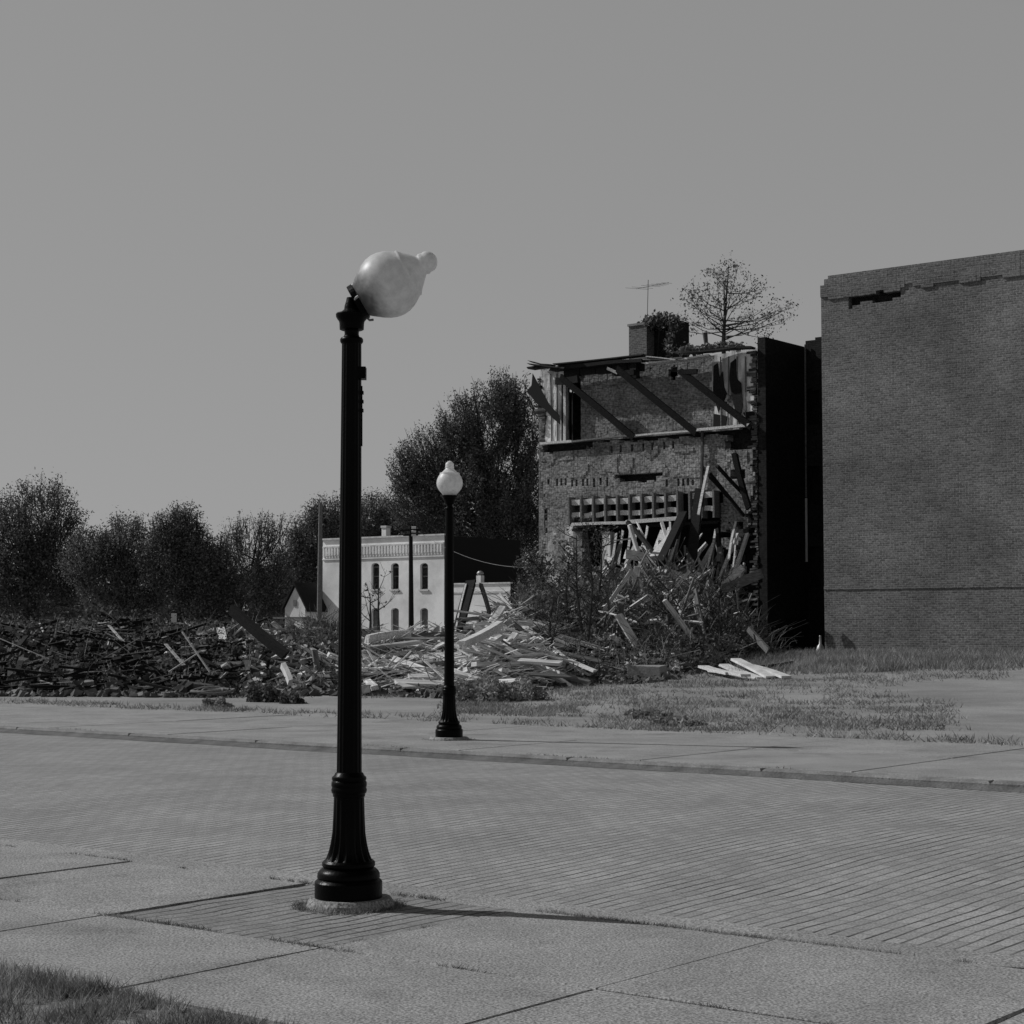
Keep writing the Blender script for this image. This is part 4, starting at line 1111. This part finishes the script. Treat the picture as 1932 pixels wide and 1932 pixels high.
# countable boards on the heap
random.seed(33)
protos = []
for i in range(10):
    mb = MB(); mb.bar(Vector((-.5, 0, 0)), Vector((.5, 0, 0)), .15 + .035 * (i % 4), .05 + .03 * (i % 3), 6, .03, .012); me = mb.build('board', M['wood'] if i % 4 else M['wood_mid'])
    protos.append(me.data); bpy.data.objects.remove(me)
def board(p0, p1, label, group=None, data=None, name='board', cat='board', roll=0, wide=1.0):
    o = bpy.data.objects.new(name, data or random.choice(protos)); C.objects.link(o)
    d = p1 - p0; o.location = (p0 + p1) / 2; q = d.to_track_quat('X', 'Z'); o.rotation_mode = 'QUATERNION'; o.rotation_quaternion = q @ Matrix.Rotation(roll, 4, 'X').to_quaternion()
    o.scale = (d.length, wide, wide); return tag(o, label, cat, group)
for i in range(205):
    x, y = mpoint(690, 1065, .02, .92) if i < 180 else mpoint(560, 690, .1, .7)
    L = random.uniform(.7, 2.0) if random.random() < .72 or i >= 180 else random.uniform(2.0, 3.6); an_ = random.gauss(-.15, .65); dx, dy = math.cos(an_) * L / 2, math.sin(an_) * L / 2
    z0, z1 = groundz(x - dx, y - dy), groundz(x + dx, y + dy); zc = groundz(x, y); lift = max(0, zc - (z0 + z1) / 2) + random.uniform(.05, .22); tl = random.gauss(0, .13)
    k = random.randrange(10); px = CX + F * x / y
    zone = 'left of the near lamp' if px < 665 else 'between the two lamps' if px < 848 else 'right of the far lamp'
    lb = '%s %s board lying loose in the timber heap %s' % ('short' if L < 1.5 else 'long', 'pale' if k % 4 else 'dull grey', zone)
    board(Vector((x - dx, y - dy, z0 + lift - tl)), Vector((x + dx, y + dy, z1 + lift + tl)), lb, 'loose boards in the timber heap', protos[k], roll=random.gauss(0, .35))
for i in range(52):
    x, y = mpoint(1120, 1400, .25, .88); L = random.uniform(.5, 1.5); an_ = random.uniform(0, 3.1); dz = abs(random.gauss(0, .45)) * L * random.choice((-1, 1)); dx, dy = math.cos(an_) * L / 2, math.sin(an_) * L / 2; zc = groundz(x, y) + .15 + abs(dz) * .45
    k = random.randrange(10); px = CX + F * x / y
    board(Vector((x - dx, y - dy, zc - dz * .5)), Vector((x + dx, y + dy, zc + dz * .5)), '%s splintered board jammed in the mound on the %s under the ruin' % ('pale' if k % 4 else 'dull grey', 'left' if px < 1240 else 'right'), 'boards jammed in the mound', protos[k], roll=random.gauss(0, .6), wide=.62)
for i in range(28):
    x, y = mpoint(1090, 1400, .15, 1.0); L = random.uniform(.6, 1.6); an_ = random.uniform(0, 3.1); dz = random.gauss(0, .5); dx, dy = math.cos(an_) * L / 2, math.sin(an_) * L / 2; zc = groundz(x, y) + .2 + abs(dz) * .5
    board(Vector((x - dx, y - dy, zc - dz)), Vector((x + dx, y + dy, zc + dz)), 'short broken board sticking out of the rubble mound below the ruin', 'boards in the rubble mound', roll=random.gauss(0, .5))
for i in range(26):
    x, y = mpoint(300, 570, .05, .9); L = random.uniform(.5, 1.5); an_ = random.gauss(0, .7); dx, dy = math.cos(an_) * L / 2, math.sin(an_) * L / 2; zc = groundz(x, y) + .12; tl = random.gauss(0, .15)
    board(Vector((x - dx, y - dy, zc - tl)), Vector((x + dx, y + dy, zc + tl)), 'short %s board lying on the dark rubble at the left' % ('pale' if i % 2 else 'dull grey'), 'boards on the left rubble', protos[(0, 1, 4, 6)[i % 4]], roll=random.gauss(0, .3))

def timber(name, label, p0, p1, Y0, Y1, w, t, m, cat='timber', seg=5, jag=.06, bend=.04, rnd=False, group=None):
    a = onY(p0[0], p0[1], Y0); b_ = onY(p1[0], p1[1], Y1); mb = MB(); c = b_.copy()
    if rnd: mb.tube([a - c, (a + b_) / 2 - c + Vector((0, 0, bend)), b_ - c], [w * .5, w * .55, w * .6], 10)
    else: mb.bar(a - c, b_ - c, w, t, seg, jag, bend)
    o = mb.build(name, M[m]); o.location = c; return tag(o, label, cat, group)
Tm = timber
# timbers hanging in the torn opening; coordinates on the 1932 grid
Tm('timber', 'pale thin post rising highest out of the wreckage in front of the ruin', C2(1090, 200), C2(1035, 470), 70.5, 69, .10, .08, 'wood')
Tm('timber', 'thick charred upright timber left of the thin pale post', C2(1042, 340), C2(985, 830), 70.3, 68, .34, .3, 'wood_dark')
Tm('timber', 'narrow pale batten hanging beside the charred upright', C2(1052, 430), C2(1032, 580), 69.8, 69.5, .07, .06, 'wood')
Tm('timber', 'long dark timber slanting down right from the top of the wreckage', C2(1092, 235), C2(1285, 475), 70.5, 70.9, .12, .12, 'wood_dark')
Tm('timber', 'short upper dark timber slanting right below the ledge', C2(1140, 200), C2(1290, 360), 70.6, 71, .12, .12, 'wood_dark')
Tm('timber', 'thick dark timber hanging at the right end of the ruin wall', C2(1235, 130), C2(1315, 435), 70.9, 70.6, .22, .2, 'wood_dark')
Tm('timber', 'thin dark strut crossing below the slanting timbers', C2(1090, 255), C2(1190, 365), 70.3, 70.7, .08, .08, 'wood_dark')
Tm('beam', 'heavy dark beam with a pale sawn end leaning from the wreckage', C2(950, 470), C2(822, 740), 69.8, 67, .30, .26, 'wood_dark', 'beam')
Tm('board', 'broad pale board leaning beside the heavy dark beam', C2(925, 540), C2(785, 705), 70.2, 68, .34, .08, 'wood', 'board')
Tm('board', 'pale upright panel in the middle of the open floor', C2(850, 560), C2(800, 700), 71, 70, .40, .08, 'wood', 'board')
Tm('board', 'thin pale slat below the heavy beam', C2(893, 655), C2(843, 832), 68, 66.5, .12, .08, 'wood', 'board')
Tm('board', 'wide pale plank lying across the foot of the open floor', C2(630, 688), C2(825, 733), 68.5, 68.5, .2, .36, 'wood', 'board')
random.seed(314)
for i in range(34):
    px = random.uniform(1215, 1400); yb = random.uniform(1055, 1125); L = random.uniform(45, 120) * (1 if px < 1380 else .6); lean = random.gauss(0, .45)
    yt = yb - L * math.cos(lean); xt = px + L * math.sin(lean); yt = max(yt, 985); m_ = random.choice(('wood', 'wood', 'wood_mid', 'wood_dark')); xt = min(xt, 1412)
    tone = {'wood': 'pale', 'wood_mid': 'dull grey', 'wood_dark': 'charred'}[m_]
    Tm('timber', '%s broken timber leaning in the wreckage against the %s of the torn opening' % (tone, 'left half' if px < 1300 else 'right half'), (xt, yt), (px, yb), 71.0 - (px - 1215) * .008, 68.6 - (px - 1215) * .006, random.choice((.05, .08, .12)), random.choice((.05, .08, .15)), m_, group='broken timbers in the torn opening')
for i, (x0, y0, x1, y1) in enumerate(((578, 575, 553, 740), (615, 560, 592, 745), (655, 560, 638, 695), (700, 545, 680, 640), (752, 535, 722, 645), (872, 540, 845, 605), (690, 680, 725, 645), (740, 695, 770, 655))):
    Tm('pole', 'thin pale pole leaning in the dark opening under the floor frame', C2(x0, y0), C2(x1, y1), 72.0 - i * .1, 71.3 - i * .1, .09, .06, 'wood', 'pole', group='thin poles in the opening')
Tm('pole', 'thin pale rail laid across the leaning poles', C2(565, 612), C2(690, 598), 71.6, 71.0, .06, .05, 'wood_mid', 'pole')
Tm('beam', 'thick grey beam jutting right over the black gap', C2(1385, 795), C2(1165, 885), 66.5, 66.8, .14, .36, 'wood_mid', 'beam')
Tm('board', 'pale board above the jutting grey beam', C2(1280, 762), C2(1170, 868), 67, 67.2, .12, .24, 'wood', 'board')
Tm('board', 'pale splintered board standing upright on the mound top', C2(1032, 795), C2(1000, 935), 66.5, 66.2, .12, .2, 'wood', 'board')
Tm('board', 'narrow pale upright board right of the splintered one', C2(1098, 848), C2(1106, 940), 66.5, 66.3, .1, .14, 'wood', 'board')
Tm('board', 'pale board tipped up to the right on the mound', C2(1135, 925), C2(1030, 978), 65.8, 65.6, .1, .16, 'wood', 'board')
Tm('board', 'pale board sloping left on the mound top', C2(785, 935), C2(868, 972), 65.5, 65.5, .1, .14, 'wood', 'board')
Tm('board', 'curled pale sheet of wood lying on the mound top', C2(890, 985), C2(1112, 990), 65.2, 65.2, .5, .3, 'wood', 'board', bend=.12)
Tm('slab', 'tall pale slab leaning on the rubble mound', C2(722, 960), C2(640, 1125), 64, 61, .12, .42, 'plaster', 'slab')
Tm('slab', 'pale masonry slab at the mound foot of the pier', C2(545, 735), C2(505, 850), 69.5, 68, .2, .45, 'plaster', 'slab')
Tm('log', 'long pale log sloping down to the right at the end of the timber heap', C2(15, 1070), C2(290, 1290), 57, 51, .30, .3, 'wood', 'log', rnd=True)
Tm('log', 'short pale log beside the long sloping log', C2(-10, 1110), C2(60, 1165), 56, 54, .26, .3, 'wood', 'log', rnd=True)
Tm('pole', 'thin pale pole lying at the lower end of the long log', C2(235, 1238), C2(460, 1338), 51.8, 49.5, .10, .08, 'wood', 'pole')
Tm('board', 'pale board standing slanted at the right foot of the mound', C2(1310, 1098), C2(1420, 1222), 61, 60, .1, .2, 'wood_mid', 'board')
for i, (x0, y0, x1, y1, lb) in enumerate(((1060, 1312, 1210, 1350, 'leftmost weathered board of the pale stack before the mound'), (1175, 1303, 1385, 1378, 'pale board second from the left in the stack before the mound'), (1240, 1272, 1435, 1372, 'longest whitish board of the stack before the mound'), (1325, 1308, 1525, 1372, 'rightmost whitish board of the stack before the mound'), (1110, 1335, 1300, 1362, 'low board under the pale stack before the mound'))):
    Tm('board', lb, C2(x0, y0), C2(x1, y1), 53.5 - i * .3, 50.8 - i * .2, .30, .07, 'white_trim' if i in (2, 3) else 'wood', 'board')
Tm('pole', 'dark stick lying in the grass right of the pale board stack', C2(1385, 1312), C2(1560, 1288), 53, 54.5, .08, .08, 'wood_dark', 'pole')
# concrete block
cb = onY(1221, 1274, 51.5); mb = MB(); mb.box((0, 0, 0), 1.02, .55, .40, Matrix.Rotation(-.5, 3, 'Z'), .025)
o = mb.build('concrete_block', M['old_concrete']); o.location = (cb.x, 51.5, max(cb.z, terrain(cb.x, 51.5) + .18)); tag(o, 'rectangular pale concrete block lying at the foot of the mound', 'block')
bv_ = o.modifiers.new('bevel', 'BEVEL'); bv_.width = .02; bv_.segments = 2
# left machinery-like wreckage
Tm('beam', 'big black beam leaning up over the left rubble', (438, 1150), (540, 1236), 48.5, 47.5, .22, .24, 'wood_dark', 'beam')
Tm('rod', 'thin pale rod slanting down at the far left', (344, 1192), (396, 1268), 46.5, 45, .035, .035, 'metal', 'rod', jag=0, bend=0)
Tm('rod', 'thin rod rising to the right at the far left edge', (318, 1268), (374, 1232), 45.2, 46, .03, .03, 'metal', 'rod', jag=0, bend=0)
Tm('rod', 'short upright rod above the left rubble', (344, 1162), (352, 1190), 50, 50, .04, .04, 'wood_mid', 'rod', jag=0, bend=0)
Tm('beam', 'dark double beam leaning before the low outbuilding', (888, 1100), (864, 1192), 57, 54, .30, .20, 'wood_dark', 'beam')
Tm('board', 'pale edge board along the dark leaning double beam', (879, 1103), (859, 1194), 56.7, 53.8, .05, .08, 'wood', 'board')
Tm('beam', 'dark crooked beam leaning left against the sky line right of the far lamp', (907, 1103), (926, 1166), 57, 55.5, .10, .14, 'wood_dark', 'beam')
Tm('board', 'long dark board lying level behind the timber heap', (770, 1197), (835, 1192), 54, 54, .12, .12, 'wood_dark', 'board')
Tm('beam', 'pale thick beam lying on the heap left of the far lamp', (770, 1196), (692, 1206), 52, 51, .2, .22, 'wood', 'beam')
Tm('beam', 'pale forked beam crossing the heap just right of the far lamp', (944, 1178), (872, 1216), 50.5, 48, .2, .2, 'wood', 'beam')
Tm('post', 'short pale post standing on top of the heap right of the far lamp', (902, 1180), (901, 1200), 52, 52, .2, .16, 'wood', 'post')
Tm('board', 'pale board lying flat on top of the short post', (895, 1180), (925, 1177), 52, 52, .2, .10, 'wood', 'board')
Tm('board', 'white splinter of board standing in the rubble left of the near lamp', (534, 1256), (548, 1288), 46, 45.3, .12, .16, 'white_trim', 'board')
Tm('board', 'long grey board sloping across the lower timber heap', (800, 1310), (868, 1288), 45, 46, .12, .10, 'wood', 'board')
Tm('board', 'long thin board across the heap behind the far lamp', (740, 1268), (856, 1248), 47, 47.5, .1, .10, 'wood_mid', 'board')
random.seed(91)
mb = MB()
for i in range(260):
    x, y = mpoint(-190, 470, .0, 1.0); L = random.uniform(.4, 1.6); an_ = random.gauss(0, .8); d = Vector((math.cos(an_), math.sin(an_), random.gauss(0, .14))) * L * .5
    c = Vector((x, y, groundz(x, y) + .10 + abs(d.z) * .6)); mb.bar(c - d, c + d, random.uniform(.05, .16), .06)
tag(mb.build('charred_debris', M['wood_dark']), kind='stuff')
# boulder on the heap
def lump(name, label, p, r, m, cat, seed, sq=(1, 1, .8)):
    V = []; n, k = 14, 9
    for j in range(k + 1):
        ph = math.pi * j / k
        for i in range(n):
            a = 2 * math.pi * i / n; d = Vector((math.sin(ph) * math.cos(a), math.sin(ph) * math.sin(a), math.cos(ph))); rr = r * (1 + .35 * noise.noise(d * 1.6 + Vector((seed, 0, 0))))
            V.append(Vector((d.x * sq[0], d.y * sq[1], d.z * sq[2])) * rr)
    fs = [(j * n + i, (j + 1) * n + i, (j + 1) * n + (i + 1) % n, j * n + (i + 1) % n) for j in range(k) for i in range(n)]
    o = mesh_obj(name, V, fs, M[m]); o.location = p; return tag(o, label, cat)
lump('boulder', 'large pale lump of masonry on the ridge beside the long log', onY(985, 1154, 59), .42, 'plaster', 'rubble block', 3)
lump('boulder', 'flat pale lump of masonry right of the ridge lump', onY(1035, 1160, 60), .4, 'plaster', 'rubble block', 9, (1.3, 1, .5))
lump('boulder', 'pale lump of broken wall near the left end of the mound', onY(1070, 1130, 63), .35, 'plaster', 'rubble block', 15, (1, 1, 1.1))
# coil of hose
cp = onY(402, 1297, 44.2); co = empty('hose_coil', Vector((cp.x, 44.2, terrain(cp.x, 44.2) + .1)), 'coiled pale hose lying before the dark rubble at the left', 'hose coil')
for i, r in enumerate((.22, .34, .46)):
    mb = MB(); pts = [Vector((1.15 * r * math.cos(t), r * math.sin(t), .06 + .10 * r * math.sin(t * 1.0) + .02 * math.sin(3 * t + i))) for t in np.linspace(0, 6.1, 26)]
    mb.tube(pts, .035, 7); mb.build('hose', M['wood_mid'] if i % 2 == 0 else M['tyre'], co, smooth=True)
# ================================================================== SAPLINGS AND BUSHES
def sapling(px, pb, pt, Y, seed, label, lean=0, leaves=160):
    random.seed(seed); rg_ = np.random.default_rng(seed); b0 = onY(px, pb, Y); b0.z = groundz(b0.x, Y) - .1; t0 = onY(px + lean, pt, Y)
    root = empty('sapling', b0, label, 'sapling', 'bare saplings before the ruin'); mb = MB(); h = t0 - b0
    mid = h * .5 + Vector((random.uniform(-.2, .2), 0, 0)); mb.tube([Vector(), mid, h], [.06, .04, .012], 6); P = []
    for i in range(26 if leaves > 30 else 5):
        t = random.uniform(.15, .98); s = (mid * (t * 2) if t < .5 else mid.lerp(h, (t - .5) * 2)); an_ = random.uniform(0, 6.28); L = random.uniform(.4, 1.3) * (1.1 - t * .6)
        d = Vector((math.cos(an_), math.sin(an_) * .7, random.uniform(.3, 1.1))) * L; mb.tube([s, s + d * .5 + Vector((0, 0, -.04)), s + d], [.018, .012, .005], 4, False)
        for q in range(3):
            s2 = s + d * random.uniform(.3, .9); d2 = Vector((random.gauss(0, .25), random.gauss(0, .25), random.uniform(.05, .4))); mb.tube([s2, s2 + d2], [.008, .004], 3, False)
            for w in range(max(1, leaves // 78)): P.append(s2 + d2 * random.uniform(.3, 1) + Vector((random.gauss(0, .06), random.gauss(0, .06), random.gauss(0, .05))))
    mb.build('stem', M['bark'], root); rand_leaves('foliage', np.array([list(p) for p in P]), .05, M['leaf_brush'], rg_, root)
sapling(1046, 1215, 1115, 52, 1, 'stout dark sapling stump nearest the long log', 0, 80)
sapling(1108, 1190, 985, 56, 2, 'tallest bare sapling before the pale pier', -2)
sapling(1100, 1200, 1010, 57, 3, 'slim bare sapling just left of the tallest one', -12)
sapling(1072, 1200, 1035, 58, 4, 'bushy sapling before the pale brick at the left of the ruin', 4, 400)
sapling(1126, 1180, 1010, 60, 5, 'leaning sapling right of the tallest one', 10)
sapling(1020, 1190, 1060, 62, 6, 'leafy sapling at the left corner of the ruin', -3, 700)
sapling(1000, 1180, 1080, 66, 7, 'leafy sapling between the ruin corner and the low outbuilding', -6, 700)
sapling(1360, 1200, 1085, 60, 8, 'thin bare sapling at the right side of the mound', 2, 60)
sapling(1262, 1200, 1110, 58, 9, 'thin stem rising from the middle of the mound', 0, 60)
sapling(697, 1200, 1118, 55, 10, 'thin stem standing before the white building, nearer the near lamp', 1, 30)
sapling(716, 1205, 1108, 56, 11, 'thin stem standing before the white building, further from the near lamp', -2, 30)

def brush_obj(name, n, region, size, m, seed, twigs=0, hmax=.5, kind='stuff'):
    rg_ = np.random.default_rng(seed); random.seed(seed); P = np.zeros((n, 3)); cen = []
    for i in range(max(12, n // 45)):
        x, y = region(); cen.append((x, y, groundz(x, y)))
    for i in range(n):
        c = cen[rg_.integers(0, len(cen))]; dx, dy = rg_.normal(0, .35, 2); P[i] = (c[0] + dx, c[1] + dy, c[2] + abs(rg_.normal(0, hmax * .5)) * math.exp(-(dx * dx + dy * dy) * 2) + .03)
    o = rand_leaves(name, P, size, M[m], rg_); tag(o, kind=kind)
    if twigs:
        mb = MB()
        for i in range(twigs):
            c = Vector(random.choice(cen)); L = random.uniform(.3, 1.1); d = Vector((random.gauss(0, .6), random.gauss(0, .4), random.uniform(.1, 1))) * L; c += Vector((random.gauss(0, .4), random.gauss(0, .4), 0)); mb.tube([c, c + d * .5 + Vector((0, 0, .1)), c + d], [.014, .010, .004], 3, False)
        tag(mb.build(name + '_twigs', M['wood_mid']), kind='stuff')
brush_obj('mound_vines', 15000, lambda: mpoint(1060, 1440, .0, 1.05), .06, 'leaf_brush', 50, 1500, .5)
brush_obj('ridge_brush', 8000, lambda: mpoint(570, 660, .5, 1.0), .06, 'leaf_brush', 51, 350, .4)
brush_obj('left_brush', 7000, lambda: mpoint(-190, 470, .1, 1.1), .055, 'leaf_brush', 52, 300, .45)
brush_obj('heap_weeds', 5000, lambda: mpoint(440, 1080, -.05, 1.0), .05, 'leaf_brush', 53, 200, .3)
brush_obj('ruin_foot_brush', 9000, lambda: mpoint(985, 1110, .55, 1.15), .06, 'leaf_brush', 54, 700, 1.0)

# grass ---------------------------------------------------------------
def blades(name, pts, h, w, m, seed, lean=.4):
    rg_ = np.random.default_rng(seed); n = len(pts); P = np.array(pts); an_ = rg_.uniform(0, 6.28, n); hh = h * rg_.uniform(.35, 1.25, n)
    e1 = np.stack([np.cos(an_), np.sin(an_), np.zeros(n)], 1) * (w * rg_.uniform(.6, 1.3, n))[:, None]
    e2 = np.stack([rg_.normal(0, lean, n) * hh, rg_.normal(0, lean, n) * hh, hh], 1)
    return quads_obj(name, P, e1, e2, M[m], tri=True)
def patch(n, seed, fn, clump=.25):
    random.seed(seed); out = []; tries = 0
    while len(out) < n and tries < n * 6:
        tries += 1; x, y = fn()
        if noise.noise(Vector((x * .8, y * .8, seed))) + .35 * noise.noise(Vector((x * 3, y * 3, seed))) < random.uniform(-.35, .25): continue
        for k in range(6):
            xx, yy = x + random.gauss(0, clump * .4), y + random.gauss(0, clump * .4); out.append((xx, yy, terrain(xx, yy) - .02))
    return out
def pr(px0, px1, py0, py1):
    def f():
        p = onZ(random.uniform(px0, px1), random.uniform(py0, py1), .05); return p.x, p.y
    return f
def bandf(a0, a1, b0, b1):
    def f():
        p = AB(random.uniform(a0, a1), random.uniform(b0, b1)); return p.x, p.y
    return f
G = []
G += patch(9000, 1, bandf(-60, 10, 24.9, 26.4))
G += patch(9000, 2, pr(1130, 1800, 1322, 1372), .3)
G += patch(4000, 3, pr(840, 1100, 1322, 1346), .3)
G += patch(14000, 4, pr(1250, 1900, 1262, 1302), .4)
G += patch(6000, 5, pr(322, 1200, 1296, 1312), .4)
G += patch(5000, 6, pr(1050, 1700, 1296, 1326), .3)
tag(blades('lot_grass', G, .10, .014, 'grass', 3, .8), kind='stuff')
def clearing(px0, px1, y0, y1):
    def f():
        y = random.uniform(y0, y1); x = (random.uniform(px0, px1) - CX) / F * y; return x, y
    return f
G = patch(26000, 7, clearing(1380, 1980, 52, 65), .5)
tag(blades('tall_weeds', G, .26, .016, 'grass', 8, .6), kind='stuff')
def bush(px, py, Y, rx, rz, seed, label, m='leaf_brush', n=1400):
    rg_ = np.random.default_rng(seed); c = onY(px, py, Y); c.z = terrain(c.x, Y); root = empty('bush', c, label, 'bush', 'low bushes before the rubble')
    v = rg_.normal(0, 1, (n, 3)); v /= np.linalg.norm(v, axis=1)[:, None]; P = v * np.array([rx, rx * .8, rz]) * (rg_.uniform(0, 1, (n, 1)) ** .4) * (1 + .25 * np.sin(v[:, :1] * 7)); P[:, 2] = np.abs(P[:, 2])
    rand_leaves('foliage', P, .045, M[m], rg_, root); mb = MB()
    for i in range(30):
        d = Vector(P[rg_.integers(0, n)]) * 1.1; mb.tube([Vector(), d], [.012, .004], 3, False)
    mb.build('stem', M['bark'], root)
bush(498, 1318, 42.0, .42, .40, 1, 'larger round weedy bush on the pale strip at the left')
bush(550, 1324, 41.0, .30, .24, 2, 'smaller low bush right of the round weedy one', n=800)
bush(410, 1336, 38.5, .32, .2, 3, 'low clump at the kerb edge far left', 'grass', 600)
bush(905, 1318, 41.5, .9, .55, 4, 'broad pale bush just right of the far lamp', 'grass', 2600)
bush(975, 1316, 42.0, .8, .5, 5, 'broad pale bush furthest right of the far lamp', 'grass', 2200)
bush(1225, 1350, 34.0, .5, .16, 6, 'flat clump of weeds at the far pavement edge, left', 'grass', 900)
bush(1275, 1366, 31.5, .5, .14, 7, 'flat clump of weeds at the far pavement edge, right', 'grass', 900)
# near grass verge (bottom left corner)
random.seed(77); G = []
for i in range(46000):
    a = random.uniform(-12.5, -3.8); b = 5.66 - abs(random.gauss(0, .55)) + .05 * noise.noise(Vector((a * 3, 0, 0)))
    if noise.noise(Vector((a * 2.2, b * 2.2, 1))) + .5 * noise.noise(Vector((a * 8, b * 8, 1))) < -.30 + (b - 5.0) * .25: continue
    edge = 5.62 - .18 * sstep((a + 7.2) / 1.6)
    if b > edge + .06: continue
    p = AB(a, b); G.append((p.x, p.y, -.015))
tag(blades('verge_grass', G, .075, .0035, 'grass_near', 9, .6), kind='stuff')
# weeds in the pavement joints and round the footing
G = []
def joint(pa, pb, n, sp, dens):
    for i in range(n):
        t = random.random(); q = pa.lerp(pb, t)
        if noise.noise(Vector((q.x * 2.4, q.y * 2.4, 3))) < dens: continue
        for k in range(5): G.append((q.x + random.gauss(0, sp), q.y + random.gauss(0, sp), -.012))
joint(AB(-16, NE), AB(-1, NE), 1300, .014, .02)
joint(AB(PA - .1, NE), AB(PA + 2.9, NE), 420, .022, -.25)
joint(AB(-16, J1), AB(-1, J1), 900, .008, .0)
joint(AB(-8.6, J1), AB(-6.6, J1), 160, .03, -.1)
joint(AB(PA, J0), AB(PA, NE), 130, .010, .1)
for i in range(1500):
    an_ = random.uniform(0, 6.28); r = .275 + abs(random.gauss(0, .035)); G.append((near.x + r * math.cos(an_), near.y + r * math.sin(an_), -.012))
for i in range(500):
    an_ = random.uniform(0, 6.28); r = .30 + abs(random.gauss(0, .06)); G.append(((848 - CX) / F * fy + r * math.cos(an_), fy + r * math.sin(an_), -.0))
tag(blades('joint_weeds', G, .028, .003, 'grass_near', 10, .7), kind='stuff')
G = []
for i in range(2600):
    a = random.uniform(-40, 8); 
    if noise.noise(Vector((a * .6, 5, 5))) < .12: continue
    p = AB(a, FC + .22 + random.gauss(0, .02)); G.append((p.x, p.y, -.01))
tag(blades('kerb_weeds', G, .035, .006, 'grass', 12, .6), kind='stuff')
